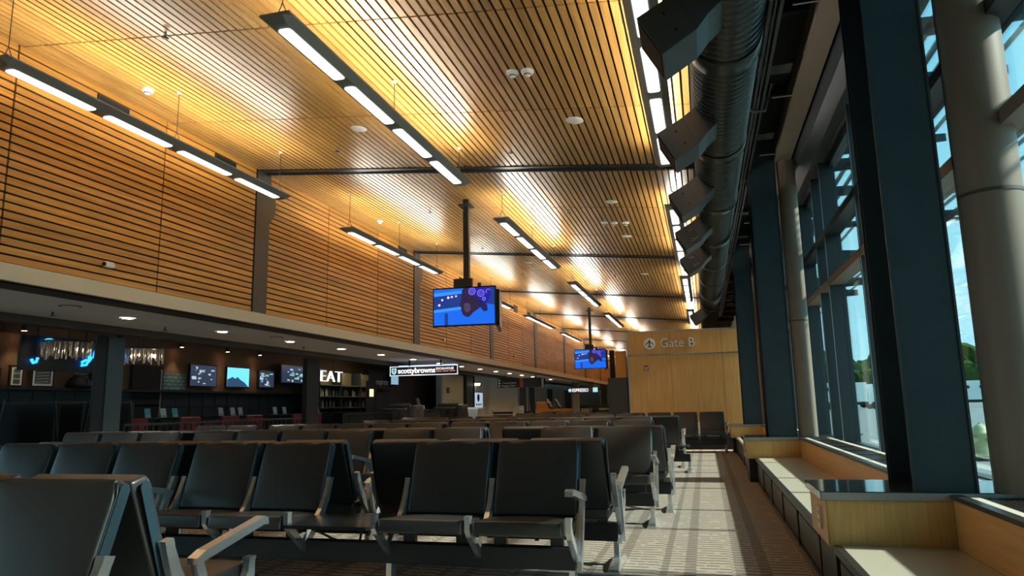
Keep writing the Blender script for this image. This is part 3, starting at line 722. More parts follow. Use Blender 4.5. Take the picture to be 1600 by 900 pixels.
# ================================================================ TANDEM SEATING
PW = .61
def cushion(W, L, T, bulge, er=.022):
    """rounded pad: u across x (-W/2..W/2), v along y (0..L), thickness down to -T"""
    bm = bmesh.new(); nu = 10; top = []; VP = [0, .14, .28, .42, .56, .70, .84, .92, .97, 1]; SH = [.006, 0, 0, 0, 0, 0, 0, .002, .008, .024]; nv = len(VP)-1
    for j in range(nv+1):
        row = []
        for i in range(nu+1):
            u = i/nu*2-1; v = VP[j]*2-1
            row.append(bm.verts.new((u*(W/2-SH[j]), (v+1)/2*L, bulge*(1-u**4)*(1-v**4)*.6+bulge*.4*(1-u*u)*(1-v*v))))
        top.append(row)
    bot = [[bm.verts.new((top[j][i].co.x, top[j][i].co.y, -T)) for i in (0, nu)] for j in (0, nv)]
    for j in range(nv):
        for i in range(nu): bm.faces.new((top[j][i], top[j][i+1], top[j+1][i+1], top[j+1][i]))
    bm.faces.new((bot[0][0], bot[1][0], bot[1][1], bot[0][1]))
    bm.faces.new([top[0][i] for i in range(nu, -1, -1)]+[bot[0][0], bot[0][1]])
    bm.faces.new([top[nv][i] for i in range(nu+1)]+[bot[1][1], bot[1][0]])
    bm.faces.new([top[j][0] for j in range(nv+1)]+[bot[1][0], bot[0][0]])
    bm.faces.new([top[j][nu] for j in range(nv, -1, -1)]+[bot[0][1], bot[1][1]])
    bmesh.ops.recalc_face_normals(bm, faces=bm.faces)
    ed = [e for e in bm.edges if len(e.link_faces) == 2 and e.calc_face_angle(0) > .9]
    bmesh.ops.bevel(bm, geom=ed, offset=er, segments=3, affect='EDGES', profile=.6, clamp_overlap=True)
    for f in bm.faces: f.smooth = True
    return bm
def bm_mesh(name, bm, m, mx=None):
    if mx is not None: bmesh.ops.transform(bm, matrix=mx, verts=bm.verts)
    me = bpy.data.meshes.new(name); bm.to_mesh(me); bm.free(); me.materials.append(m); return me
SW = .555
# seat: front (y -.33, z .495) to rear (y .24, z .43)
seat_mx = Matrix.Translation((0, -.27, .48)) @ Matrix.Rotation(-math.atan2(.05, .52), 4, 'X')
me_seat = bm_mesh('seat', cushion(SW, .52, .085, .014), M['vinyl'], seat_mx)
# back: bottom (y .25,z .455) to top (y .415,z .925); local y -> up, local z -> towards -Y (front)
ang = math.atan2(.47, .165)
back_mx = Matrix.Translation((0, .185, .45)) @ Matrix.Rotation(ang, 4, 'X')
me_back = bm_mesh('backrest', cushion(SW, .50, .075, .016, .02), M['vinyl'], back_mx)
h_ = SW/2
pp = MB().tube([back_mx @ Vector(q) for q in ((-h_+.001, .02, -.012), (-h_+.001, .25, -.012), (-h_+.001, .44, -.012), (-h_+.008, .478, -.010), (-h_+.03, .492, -.008), (0, .494, -.004), (h_-.03, .492, -.008), (h_-.008, .478, -.010), (h_-.001, .44, -.012), (h_-.001, .25, -.012), (h_-.001, .02, -.012))], .0026, 5)
me_pipe = pp.mesh('piping', M['vinyl'])
me_sides = []
for sx in (-1, 1):
    sp = MB(); x0 = sx*(SW/2+.0005)
    q = [back_mx @ Vector((x0, v, z)) for (v, z) in ((.03, -.016), (.47, -.016), (.488, -.03), (.488, -.048), (.47, -.062), (.03, -.062))]
    q2 = [v+Vector((sx*.0025, 0, 0)) for v in q]
    sp.add(q+q2, [(0, 1, 2, 3, 4, 5), (11, 10, 9, 8, 7, 6)]+[(i, (i+1) % 6, 6+(i+1) % 6, 6+i) for i in range(6)])
    me_sides.append(sp.mesh('side_panel', M['vinyl_side_skylit']))
br = MB()
br.prism([(.03, .165), (.075, .165), (-.195, .41), (-.222, .445), (-.228, .498), (-.270, .498), (-.270, .42), (-.24, .38)], 'x', -.016, .016)
br.prism([(-.05, .29), (.01, .26), (.19, .43), (.255, .52), (.305, .66), (.262, .668), (.205, .545), (.15, .47)], 'x', -.016, .016)
me_br = br.mesh('bracket', M['alu'])
me_cap = MB().box(-.018, .018, -.274, -.224, .488, .504).mesh('front_cap', M['alu'])
cp = MB().prism([(.296, .637), (.307, .664), (.261, .673), (.251, .645)], 'x', -.018, .018)
me_cap2 = cp.mesh('rear_cap', M['alu'])
ar = MB().prism([(-.325, .632), (-.32, .66), (-.295, .672), (.10, .598), (.155, .575), (.150, .55), (.10, .558), (-.29, .635)], 'x', -.024, .024)
me_arm = ar.mesh('armrest', M['alu'])
po = MB().prism([(.105, .566), (.150, .562), (.09, .40), (-.01, .165), (-.065, .165), (.035, .40)], 'x', -.014, .014)
me_post = po.mesh('arm_post', M['alu'])
me_leg = MB().prism([(-.030, -.018), (.030, -.018), (.034, 0), (.030, .018), (-.030, .018), (-.034, 0)][::1], 'z', .03, .20).mesh('leg', M['alu']) if False else \
    MB().prism([(-.018, -.035), (.018, -.035), (.024, 0), (.018, .035), (-.018, .035), (-.024, 0)], 'z', .03, .20).mesh('leg', M['alu'])
ft = MB(); rows_ = []
vs = []
for (y, hw, h) in ((-.255, .044, .022), (-.21, .046, .034), (-.05, .036, .056), (.05, .036, .056), (.21, .046, .034), (.255, .044, .022)):
    vs += [(-hw, y, 0), (hw, y, 0), (hw*.75, y, h), (-hw*.75, y, h)]
fs = [(3, 2, 1, 0), (20, 21, 22, 23)]+[(i*4+k, i*4+(k+1) % 4, (i+1)*4+(k+1) % 4, (i+1)*4+k) for i in range(5) for k in range(4)]
me_foot = ft.add(vs, fs).mesh('foot', M['alu'])
me_glide = MB().lathe([(.016, -.0), (.016, .006)], (0, 0, 0), 10).mesh('glide', M['rubber'])
tb = MB().prism([(-.285, -.325), (.285, -.325), (.295, -.31), (.295, .20), (.285, .215), (-.285, .215), (-.295, .20), (-.295, -.31)], 'z', .415, .437)
me_table = tb.mesh('side_table', M['tabletop'])
me_tleg = [MB().tube([(k*.2, -.2, .415), (k*.08, 0, .29)], .008, 6).mesh('table_support', M['steel_dark']) for k in (-1, 1)]
me_hinge = [MB().box(a, a+.08, .0, .04, .29, .40).mesh('seat_support', M['steel_dark']) for a in (-.22, .14)]
def tandem(right_x, y, cells, away, label):
    n = len(cells)
    if away: loc = (right_x-n*PW, y, 0); rz = PI; cells = cells[::-1]
    else: loc = (right_x, y, 0); rz = 0
    t = empty('tandem_seating', loc, rz, label, 'seating', 'rows of black tandem seats')
    B(-n*PW+.01, -.01, -.045, .045, .17, .295).build('beam', M['beam'], t, bevel=.004)
    for i, c in enumerate(cells):
        xc = -(i+.5)*PW
        if c == 's':
            s_ = inst('seat', me_seat, t, (xc, 0, 0)); [inst('seat_support', q_, s_) for q_ in me_hinge]
            b_ = inst('backrest', me_back, t, (xc, 0, 0)); inst('piping', me_pipe, b_); [inst('side_panel', q_, b_) for q_ in me_sides]
        else:
            q = inst('side_table', me_table, t, (xc, 0, 0)); [inst('table_support', q_, q) for q_ in me_tleg]
    for i in range(n+1):
        l_ = cells[i-1] if i > 0 else None; r_ = cells[i] if i < n else None
        if 's' not in (l_, r_): continue
        x = -i*PW
        q = inst('bracket', me_br, t, (x, 0, 0)); inst('front_cap', me_cap, q); inst('rear_cap', me_cap2, q)
        if i in (0, n):
            q = inst('armrest', me_arm, t, (x+(.02 if i == 0 else -.02), 0, 0)); inst('arm_post', me_post, q)
    lp = {0, n} | ({2} if n > 3 else set()) | ({n-2} if n > 5 else set())
    for i in lp:
        x = -i*PW+(-.03 if i == 0 else .03 if i == n else 0)
        q = inst('leg', me_leg, t, (x, 0, 0)); f_ = inst('foot', me_foot, q)
    return t
P = 2.75
def rowY(k): return 1.75+[0, 2.65, 5.40, 8.15, 10.8, 13.5, 16.2, 19.0][k]
T = tandem
T(-2.02, 1.80, 'sss', False, 'nearest black seat row at the lower left, big padded back cut by the frame')
T(-2.03, 2.66, 'sss', True, 'black seat row turned away just behind the nearest row, steel arm pointing forward')
T(-.80, 4.40, 'sstss', False, 'front black seat row facing the camera, side table between its seats')
T(-.80-5*PW-.10, 4.40, 'sssss', False, 'left continuation of the front facing row, four seat backs running out of the frame')
T(-.65, 5.35, 'sss', True, 'three black seats turned away behind the front row, steel arm near the aisle')
T(-2.62, 5.35, 'sssss', True, 'black seats turned away behind the left part of the front row')
T(-.52, 7.15, 'sstss', False, 'second facing row, two seats at the aisle end then a table gap')
T(-.52-5*PW-.09, 7.15, 'ssss', False, 'second facing row, middle block of seats behind the front row')
T(-6.26, 7.15, 'sss', False, 'second facing row, left block of seats before the dark column')
T(-.40, 8.10, 'sss', True, 'three seats turned away behind the second facing row at the aisle')
T(-2.34, 8.10, 'sssss', True, 'seats turned away behind the middle of the second facing row')
T(-5.50, 8.10, 'ssss', True, 'seats turned away behind the left of the second facing row')
T(-.72, 9.90, 'sssss', False, 'third facing row, block nearest the aisle'); T(-3.85, 9.90, 'sssss', False, 'third facing row, middle block'); T(-7.08, 9.90, 'ss', False, 'third facing row, short left block')
T(-.70, 10.85, 'sssss', True, 'seats turned away behind the third facing row at the aisle'); T(-3.85, 10.85, 'sssss', True, 'seats turned away behind the middle of the third facing row')
T(-.28, 12.45, 'tssss', False, 'fourth facing row with a side table at its aisle end'); T(-3.45, 12.45, 'sssss', False, 'fourth facing row, middle block before the shop counter')
T(-.42, 13.40, 'sssss', True, 'seats turned away at the aisle in front of the gate wall seats'); T(-3.6, 13.40, 'sssss', True, 'seats turned away behind the fourth row, middle block')
T(-1.3, 15.2, 'sssss', False, 'fifth facing row, short of the gate wall'); T(-4.5, 15.2, 'ssss', False, 'fifth facing row, left block')
T(-2.5, 18.1, 'sssss', False, 'sixth facing row, left of the gate wall panels'); T(-2.6, 20.9, 'sssss', False, 'seventh facing row just before the boarding podium')
T(.44, 17.25, 'ssss', False, 'black seats standing against the wood gate wall beside the window bench')

# ================================================================ GATE WALL
GY = 18.2
t = empty('gate_wall', (-1.82, GY, 0), 0, 'tall wood veneer partition wall with the gate name on it', 'partition')
WX = 2.68
B(0, WX, .02, .30, 0, 2.93).build('core', M['steel_dark'], t)
for a, b in ((.01, 1.05), (1.056, 2.30), (2.306, WX)): B(a, b, 0, .02, 0, 2.325).build('veneer_panel', M['gate_wood'], t)
for a, b in ((.01, 1.05), (1.056, 2.30), (2.306, WX)): B(a, b, 0, .02, 2.36, 2.93).build('veneer_panel', M['gate_wood'], t)
B(0, WX, -.012, 0, 0, .40).build('under_seat_shade', M['black'], t)  # black strip put on the wall as the shade under the seats
B(0, WX, -.006, .02, 2.328, 2.357).build('silver_strip', M['alu'], t)
B(-.03, .012, -.01, .30, 0, 2.95).build('edge_post', M['alu_dull'], t)
B(-.03, WX+.01, -.01, .31, 2.93, 2.96).build('top_cap', M['alu_dull'], t)
g = empty('gate_sign', (-1.82, GY, 2.53), 0, 'raised silver white letters naming the gate with a round plane symbol', 'sign')
letm = mat('sign_letter_white', (.92, .90, .87), .35, .2); sidem = mat('sign_letter_edge', (.07, .05, .035), .5)
text_mesh('letter_shadow', 'Gate B', sidem, .335, g, (.795, -.012, -.01), FRONT, .012, 'LEFT', .94)
text_mesh('letters', 'Gate B', letm, .33, g, (.80, -.028, -.005), FRONT, .006, 'LEFT', .94)
mb = MB().tube([(.55, -.004, .10), (.55, -.03, .10)], .145, 36, smooth=False); mb.build('symbol_disc', letm, g)
pl = MB(); y0, y1 = -.036, -.030
def pln(pts): pl.prism([(.55+x, .10+z) for x, z in pts], 'y', y0, y1)
pln([(-.013, -.09), (.013, -.09), (.013, .09), (0, .115), (-.013, .09)]); pln([(-.012, .035), (-.11, -.035), (-.11, -.012), (-.012, .062)][::-1]); pln([(.012, .035), (.11, -.035), (.11, -.012), (.012, .062)])
pln([(-.01, -.075), (-.045, -.105), (-.045, -.085), (-.01, -.05)][::-1]); pln([(.01, -.075), (.045, -.105), (.045, -.085), (.01, -.05)])
pl.build('plane_symbol', M['black'], g)
a_ = empty('fire_alarm', (-1.385, GY, 1.96), 0, 'small red fire alarm box on the wood gate wall', 'alarm')
redm = mat('alarm_red', (.28, .02, .02), .4)
B(-.055, .055, -.035, 0, 0, .12).build('body', redm, a_, bevel=.006); B(-.04, .04, -.04, -.034, .06, .08).build('label_plate', M['white'], a_)
B(-.035, .035, -.041, -.034, .015, .045).build('strobe', M['cream'], a_)
# panels left of the gate wall
t = empty('grey_cabinet', (-2.37, GY+.02, 0), 0, 'tall dark grey cabinet standing left of the wood gate wall', 'cabinet')
B(0, .49, 0, .5, .08, 1.80).build('body', mat('grey_brown_laminate', (.055, .048, .042), .5), t, bevel=.004); B(.02, .47, .03, .47, 0, .08).build('plinth', M['black'], t)
t = empty('wood_box', (-2.16, GY+.05, 1.80), 0, 'orange wood box panel on top of the grey cabinet', 'panel')
B(0, .27, 0, .3, 0, .68).build('box_body', M['orange_wood'], t, bevel=.004); B(.01, .26, -.01, 0, .66, .68).build('cap_strip', M['maple'], t)
t = empty('side_screen', (-2.33, GY+.2, 1.80), 0, 'narrow dark screen seen edge on beside the orange wood box', 'screen')
B(0, .13, 0, .05, 0, .72).build('screen_body', M['screenglass'], t, bevel=.01); B(-.16, .0, .02, .04, .45, .47).build('bracket', M['conduit'], t)

# ================================================================ SHOP FRONTS, LEFT
struct('wall_restaurant_back', B(-13.2, -13.0, 5, 27, 0, 3.1), M['brick'])
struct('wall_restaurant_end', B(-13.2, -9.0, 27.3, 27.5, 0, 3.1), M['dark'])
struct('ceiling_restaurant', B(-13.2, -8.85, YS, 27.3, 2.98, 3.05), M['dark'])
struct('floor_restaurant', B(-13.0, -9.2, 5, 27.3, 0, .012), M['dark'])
def fcol(y0, y1, x0, x1, m, n_): return struct(n_, B(x0, x1, y0, y1, 0, 2.36), m)
colm = mat('blue_grey_column', (.055, .075, .085), .5)
o = fcol(9.14, 9.47, -9.17, -9.10, colm, 'column_5'); B(-9.19, -9.175, 9.2, 9.4, 0, 2.36).build('door_edge', M['darkteal'], o)
o = B(-9.16, -9.12, 8.93, 9.13, 0, 2.36).build('column_6', M['dark']); o['kind'] = 'structure'
fcol(14.95, 15.5, -9.18, -9.06, M['dark'], 'column_7'); fcol(23.7, 23.9, -9.2, -9.0, mat('pale_blue_grey', (.25, .30, .32), .5), 'column_8')
fcol(26.5, 27.5, -9.3, -9.0, M['darkteal'], 'column_9')
# wainscot and shelf
w_ = struct('wainscot', B(-13.0, -12.93, 5, 27, 0, 1.64), M['darkteal'])
for k in range(44):
    y = 5.2+.5*k
    B(-12.93, -12.91, y, y+.045, .1, 1.6).build('batten', M['darkteal'], w_)
B(-13.0, -12.72, 5, 27, 1.64, 1.69).build('shelf', M['dark'], w_)
B(-12.94, -12.90, 5, 27, 1.30, 1.34).build('rail', M['darkteal'], w_)
o = B(-13.0, -12.98, 12.2, 13.4, 1.69, 2.12).build('tile_patch', M['subway']); o['kind'] = 'structure'
o = B(-13.0, -12.98, 14.7, 15.6, 1.69, 2.12).build('tile_patch', M['subway']); o['kind'] = 'structure'
d = struct('door_1', B(-13.0, -12.90, 13.72, 14.68, 0, 2.28), M['black']); B(-12.9, -12.89, 14.60, 14.64, 1.0, 2.2).build('door_edge', M['alu_dull'], d)
for i, (x, y) in enumerate(((-11.6, 8.5), (-11.6, 11.8), (-11.4, 14.6), (-11.4, 17.4), (-10.8, 20.2), (-10.6, 23.0))):  # lamps and point lights added to brighten the dark restaurant
    t = empty('fill_lamp', (x, y, 2.98), 0, 'small recessed lamp added in the dark restaurant ceiling, %s from the left' % ['first', 'second', 'third', 'fourth', 'fifth', 'sixth'][i], 'light', 'added restaurant ceiling lamps')
    MB().lathe([(.07, -.012), (.085, 0)], n=16, cap=False).build('trim_ring', M['dark'], t); MB().lathe([(0, -.010), (.07, -.010)], n=16).build('lamp', M['down'], t)
    ld = bpy.data.lights.new('lamp', 'POINT'); lo = bpy.data.objects.new('fill_light', ld); C.objects.link(lo); lo.parent = t; lo.location = (0, 0, -.1); ld.energy = 3; ld.color = (1, .85, .7); ld.shadow_soft_size = .08
# wall spots
def spotlamp(y, lab, x=-12.75, z=2.78):
    t = empty('wall_spot', (x, y, z), 0, lab, 'light', 'small spots washing the restaurant wall')
    MB().lathe([(.05, 0), (.05, .14)], n=12).build('can', M['dark'], t); MB().lathe([(0, .004), (.045, .004)], (0, 0, -.006), n=12).build('lamp', M['spot'], t)
    ld = bpy.data.lights.new('spot', 'SPOT'); lo = bpy.data.objects.new('spot_light', ld); C.objects.link(lo); lo.parent = t; lo.location = (.03, 0, -.03)
    ld.energy = 14; ld.color = (1, .72, .42); ld.spot_size = 1.1; ld.spot_blend = .8; ld.shadow_soft_size = .04; lo.rotation_euler = (0, math.radians(10), 0)
for y, lab in ((10.75, 'small spot over the leaning picture frames'), (13.1, 'small spot over the tiled patch beside the dark doorway'), (15.1, 'small spot between doorway and the first wall television'), (16.9, 'small spot between first and second wall televisions'), (18.4, 'small spot between second and third wall televisions')): spotlamp(y, lab)
# picture frames on the shelf
def frame(y0, y1, h, lab, style):
    t = empty('picture_frame', (-12.86, y0, 1.69), 0, lab, 'picture', 'framed pictures on the restaurant shelf')
    L = y1-y0; B(-.03, 0, 0, L, 0, h).build('frame', M['black'], t); B(0, .004, .04, L-.04, .04, h-.04).build('mat_board', M['white'], t)
    pm = mat('photo_grey', (.10, .10, .10), .4); pk = mat('photo_pale', (.40, .41, .40), .4)
    if style == 3:
        for q in range(3): B(.004, .007, .08, L-.08, .065+q*(h-.1)/3, .045+(q+1)*(h-.1)/3).build('photo', pm, t)
    elif style == 1:
        p_ = B(.004, .007, .08, L-.08, .08, h-.08).build('photo', pm, t)
        for q in range(4): MB().prism([(.11, .10+q*.06), (L-.12, .12+q*.06), (L-.14, .14+q*.06), (.11, .115+q*.06)], 'x', .007, .009).build('photo_shape', pk, p_)
    else: B(.004, .007, .07, L-.07, .07, h-.07).build('photo', pm, t)
frame(10.62, 10.92, .42, 'narrow black frame with three small photos on the shelf', 3); frame(11.08, 11.60, .44, 'wide black frame with a grey photo on the shelf', 1)
frame(12.50, 12.72, .45, 'partly hidden frame at the shelf end by the dark column', 0); frame(10.2, 10.45, .36, 'dark frame at the very left edge of the shelf', 0)
t = empty('model_helmet', (-12.8, 12.15, 1.69), 0, 'dark rounded object with a pale shape on the shelf', 'ornament')
MB().lathe([(.0, .0), (.20, .0), (.21, .10), (.18, .20), (.10, .27), (.0, .29)], n=20).build('shell', M['dark'], t)
B(.15, .215, .02, .12, .05, .17).build('pale_patch', M['conduit'], t)
# wall televisions of the restaurant
scr1 = emit('screen_grey', (.30, .36, .40), .7); scr2 = emit('screen_sky', (.10, .42, .72), .9); scr3 = emit('screen_hill', (.01, .04, .08), .8); scr4 = emit('screen_night', (.02, .03, .06), .6); scr5 = emit('screen_violet', (.25, .35, .75), .8); scr6 = emit('screen_green', (.08, .35, .22), .7)
def wtv(y0, y1, z0, z1, lab, style, x=-12.90):
    t = empty('wall_television', (x, y0, z0), 0, lab, 'television', 'televisions on the restaurant wall')
    L, h = y1-y0, z1-z0; B(-.05, 0, 0, L, 0, h).build('bezel', M['screenglass'], t)
    if style == 'sky':
        B(0, .003, .03, L-.03, .03, h-.03).build('screen', scr2, t)
        MB().prism([(.03, .03), (L-.05, .03), (L-.25, .16), (L*.6, .22), (L*.45, .31), (L*.38, .25), (L*.25, .30), (.03, .22)], 'x', .003, .005).build('picture_shape', scr3, t)
    else:
        B(0, .003, .03, L-.03, .03, h-.03).build('screen', scr4, t)
        random.seed(int(y0*10))
        for q in range(26):
            a = random.uniform(.05, L-.22); b = random.uniform(.05, h-.12); mm = random.choice([scr1, scr1, scr5 if style == 'v' else scr1, scr6 if style == 'v' else scr4, scr4])
            B(.003, .004+q*.0001, a, a+random.uniform(.04, .17), b, b+random.uniform(.015, .07)).build('picture_shape', mm, t)
wtv(15.62, 16.70, 1.80, 2.40, 'left wall television with a busy grey picture', 'g'); wtv(17.10, 18.15, 1.81, 2.40, 'wall television with a blue sky picture over a dark hill', 'sky')
wtv(18.60, 19.40, 1.82, 2.36, 'third wall television with small bright white and green picture', 'v'); wtv(19.45, 21.05, 1.98, 2.56, 'fourth higher wall television with violet and white picture', 'v', -12.7); wtv(21.2, 22.2, 1.98, 2.56, 'last wall television half hidden by the dark pier', 'v', -12.7)
# chandeliers
def chandelier(x, y, z, lab, r=.38):
    t = empty('chandelier', (x, y, z), 0, lab, 'chandelier', 'crystal drum chandeliers')
    MB().lathe([(r, .12), (r, .15)], n=24).build('top_ring', M['conduit'], t); MB().tube([(0, 0, .14), (0, 0, 2.98-z)], .012, 6).build('stem', M['dark'], t)
    MB().box(-r, r, -.01, .01, .13, .145).box(-.01, .01, -r, r, .13, .145).build('cross_bar', M['dark'], t)
    random.seed(int(y*7)); mb = MB()
    for q in range(110):
        a = random.uniform(0, 2*PI); rr = r*random.choice([1, 1, .7, .4]); h = random.uniform(.10, .30); px, py = rr*math.cos(a), rr*math.sin(a)
        mb.box(px-.009, px+.009, py-.009, py+.009, .13-h, .12)
    o = mb.build('crystal_drops', M['glassc'], t); o['kind'] = 'stuff'
    for q in range(6):
        a = q*PI/3; MB().lathe([(.0, 0), (.022, .02), (.022, .05), (.0, .07)], (r*.6*math.cos(a), r*.6*math.sin(a), -.03), 8).build('bulb', M['bulb'], t)
M['glassc'] = mat('crystal', (.35, .33, .30), .1, 0, 1)
chandelier(-10.5, 9.68, 2.24, 'crystal drum chandelier in front of the blue neon script'); chandelier(-10.5, 11.35, 2.24, 'second crystal drum chandelier right of the dark column')
t = empty('neon_sign', (-11.0, 9.45, 2.25), 0, 'blue neon script sign half hidden behind the chandelier', 'sign')
def script(pts, nm='neon_tube'): MB().tube([(0, y, z) for y, z in pts], .026, 6).build(nm, M['neon'], t)
script([(.32+.12*math.cos(a), .10+.10*math.sin(a)) for a in [PI*q/8 for q in range(9)]]); script([(.0, -.16), (.04, -.22), (.10, -.20), (.12, -.13)])
script([(1.02, -.02), (1.10, .04), (1.20, .06), (1.22, -.02), (1.14, -.06), (1.10, -.02)]); script([(1.22, .04), (1.20, -.10), (1.12, -.20), (1.02, -.22), (1.02, -.16), (1.14, -.10), (1.26, -.04)])
script([(1.26, -.04), (1.36, .0), (1.38, .08), (1.31, .10), (1.28, .02), (1.32, -.08), (1.42, -.06)])
MB().box(-.06, -.03, -.2, 1.5, -.35, .25).box(-.05, -.04, .1, .13, .25, .73).box(-.05, -.04, 1.1, 1.13, .25, .73).build('sign_backing', M['dark'], t)
# booth seats dark at the far left
for i, (y, lab) in enumerate(((7.9, 'dark high backed booth seat at the left frame edge'), (9.4, 'dark high backed booth seat under the picture shelf'))):
    t = empty('booth_seat', (-10.4, y, 0), 0, lab, 'booth', 'dark booth seats')
    B(-.6, .6, 0, .14, 0, 1.35).build('backrest', M['dark'], t, bevel=.03); B(-.6, .6, .14, .65, .0, .48).build('seat', M['dark'], t, bevel=.02); B(-.6, .6, 1.0, 1.12, .0, 1.35).build('backrest', M['dark'], t, bevel=.03)
    MB().tube([(.62, .0, .5), (.62, .14, 1.38)], .014, 6).build('edge_trim', M['conduit'], t); MB().tube([(.62, 1.12, .5), (.62, .98, 1.38)], .014, 6).build('edge_trim', M['conduit'], t)
# red chairs
def redchair(x, y, lab, arms=False, rz=0, src=[]):
    t = empty('red_chair', (x, y, 0), rz, lab, 'chair', 'red vinyl restaurant chairs')
    B(.20, .28, -.29, .29, .52, 1.05).build('backrest', M['red'], t, bevel=.025); B(-.28, .28, -.29, .29, .55, .66).build('seat', M['red'], t, bevel=.02)
    if arms:
        for s in (-1, 1): B(-.22, .26, s*.29-.035, s*.29+.035, .62, .88).build('arm', M['red'], t, bevel=.02)
    for sx in (-.24, .22):
        for sy in (-.25, .25): B(sx-.02, sx+.02, sy-.02, sy+.02, 0, .55).build('leg', M['dark'], t)
for y, lab, ar_ in ((11.05, 'red vinyl chair back right of the dark column', False), (12.5, 'second red vinyl chair back in front of the doorway', False), (13.8, 'third red vinyl chair with padded arms', True), (14.68, 'fourth red vinyl chair turned beside the third', True), (16.6, 'lone red vinyl chair back just left of the dark pier', False), (17.4, 'red chair back right of the dark pier behind the slatted rail', False)): redchair(-10.5, y, lab, ar_)
# tables with standing cards
tl = ['left dark restaurant table with standing menu cards', 'second dark restaurant table with menu cards', 'third dark restaurant table with menu cards', 'farthest dark restaurant table with glasses']
for i, y in enumerate((12.9, 15.2, 17.4, 19.0)):
    t = empty('restaurant_table', (-11.4, y, 0), 0, tl[i], 'table', 'restaurant tables')
    B(-.35, .35, -.6, .6, 1.0, 1.04).build('table_top', M['tabletop'], t, bevel=.006); MB().lathe([(.04, .03), (.04, 1.0)], n=12).build('pedestal', M['dark'], t); MB().lathe([(.28, 0), (.28, .02), (.05, .04)], n=20).build('foot', M['dark'], t)
cardm = [mat('card_teal', (.15, .42, .45), .5), mat('card_white', (.62, .66, .66), .5)]
for i, (y, k) in enumerate(((12.5, 0), (12.95, 1), (13.3, 0), (14.85, 1), (15.3, 1), (15.6, 1), (17.1, 1), (17.55, 1), (18.9, 1), (19.3, 1))):
    t = empty('menu_card', (-11.3, y, 1.04), 0, 'standing menu card on a restaurant table, %s from the left' % ['first', 'second', 'third', 'fourth', 'fifth', 'sixth', 'seventh', 'eighth', 'ninth', 'tenth'][i], 'menu card', 'standing menu cards')
    MB().prism([(0, 0), (.012, 0), (-.03, .20), (-.042, .20)], 'y', -.08, .08).build('card', cardm[k], t); B(-.05, .03, -.085, .085, 0, .008).build('stand', M['conduit'], t)
    B(.004, .014, -.05, .05, .02, .05).build('printed_block', cardm[1-k], t)
# slatted rails
for (y0, y1, st, lab, x, zt) in ((9.6, 14.9, .16, 'dark rail with thin bars in front of the red chairs', -9.15, .98), (16.9, 21.2, .085, 'slatted dark rail in front of the bar', -9.15, 1.04)):
    t = empty('bar_rail', (x, y0, 0), 0, lab, 'railing', 'restaurant rails')
    B(-.03, .03, 0, y1-y0, zt-.04, zt).build('top_rail', M['grille'], t)
    k = 0
    while k*st < y1-y0: B(-.012, .012, k*st, k*st+.022, 0.02, zt-.04).build('bar', M['conduit'], t); k += 1
# bar back with letters
t = empty('lit_letters', (-11.0, 18.85, 1.97), 0, 'large white lit capital letters above the bar', 'sign')
q = text_mesh('letter', 'EAT', M['signw'], .50, t, (0, 0, 0), LEFTW, .03, 'LEFT', 1.55, -.012)
for yy in (.2, .75, 1.3): MB().tube([(0, yy, .3), (0, yy, 1.01)], .006, 6).build('hanger', M['dark'], t)
t = empty('lit_script_sign', (-9.5, 19.5, 1.86), 0, 'small pale word sign on the dark panel right of the lit letters', 'sign')
text_mesh('letters', 'express', mat('pale_letters', (.5, .5, .48), .5), .26, t, (.0, 0, 0), LEFTW, .01, 'LEFT', 1.1)
B(-.06, -.03, -.35, 1.6, -.12, 1.12).build('panel', M['dark'], t)
t = empty('bottle_shelving', (-12.3, 20.4, 0), 0, 'bar back with two lit bottle shelves', 'shelf unit')
B(0, .05, 0, 4.2, 1.0, 2.4).build('back', mat('olive_back', (.10, .085, .03), .5), t)
for z in (1.18, 1.55, 1.92): B(.05, .42, 0, 4.2, z, z+.03).build('shelf', M['alu_dull'], t)
for y in (0, 1.4, 2.8, 4.2): B(.05, .42, y-.02, y+.02, 1.0, 2.4).build('upright', M['dark'], t)
B(.42, 1.0, -.2, 4.4, 0, 1.05).build('counter', M['dark'], t)
ld = bpy.data.lights.new('shelf', 'AREA'); lo = bpy.data.objects.new('shelf_light', ld); C.objects.link(lo); lo.parent = t; lo.location = (.6, 2.1, 2.4); ld.shape = 'RECTANGLE'; ld.size = .1; ld.size_y = 3.8; ld.energy = 7; ld.color = (1, .85, .6); lo.rotation_euler = (0, math.radians(35), 0)
bt = None; random.seed(11)
btm = {k: MB().lathe([(.035, 0), (.036, .16), (.014, .21), (.013, .27), (.0, .27)], n=8).mesh('bottle', M[k]) for k in ('glassware', 'bottle_pale')}
cpm = MB().lathe([(.015, .26), (.015, .285), (0, .285)], n=8).mesh('stopper', M['dark'])
for z, sn in ((1.21, 'lower'), (1.58, 'upper')):
    for k in range(26):
        y = 20.5+k*.158+random.uniform(-.02, .02); kind = 'bottle_pale' if random.random() < .4 else 'glassware'
        o = empty('bottle', (-12.3+random.uniform(.15, .3), y, z), 0, '%s bottle on the %s lit bar shelf' % ('pale' if kind == 'bottle_pale' else 'dark glass', sn), 'bottle', '%s bottles on the %s bar shelf' % ('pale' if kind == 'bottle_pale' else 'dark', sn))
        inst('bottle_body', btm[kind], o, (0, 0, 0)); inst('stopper', cpm, o)
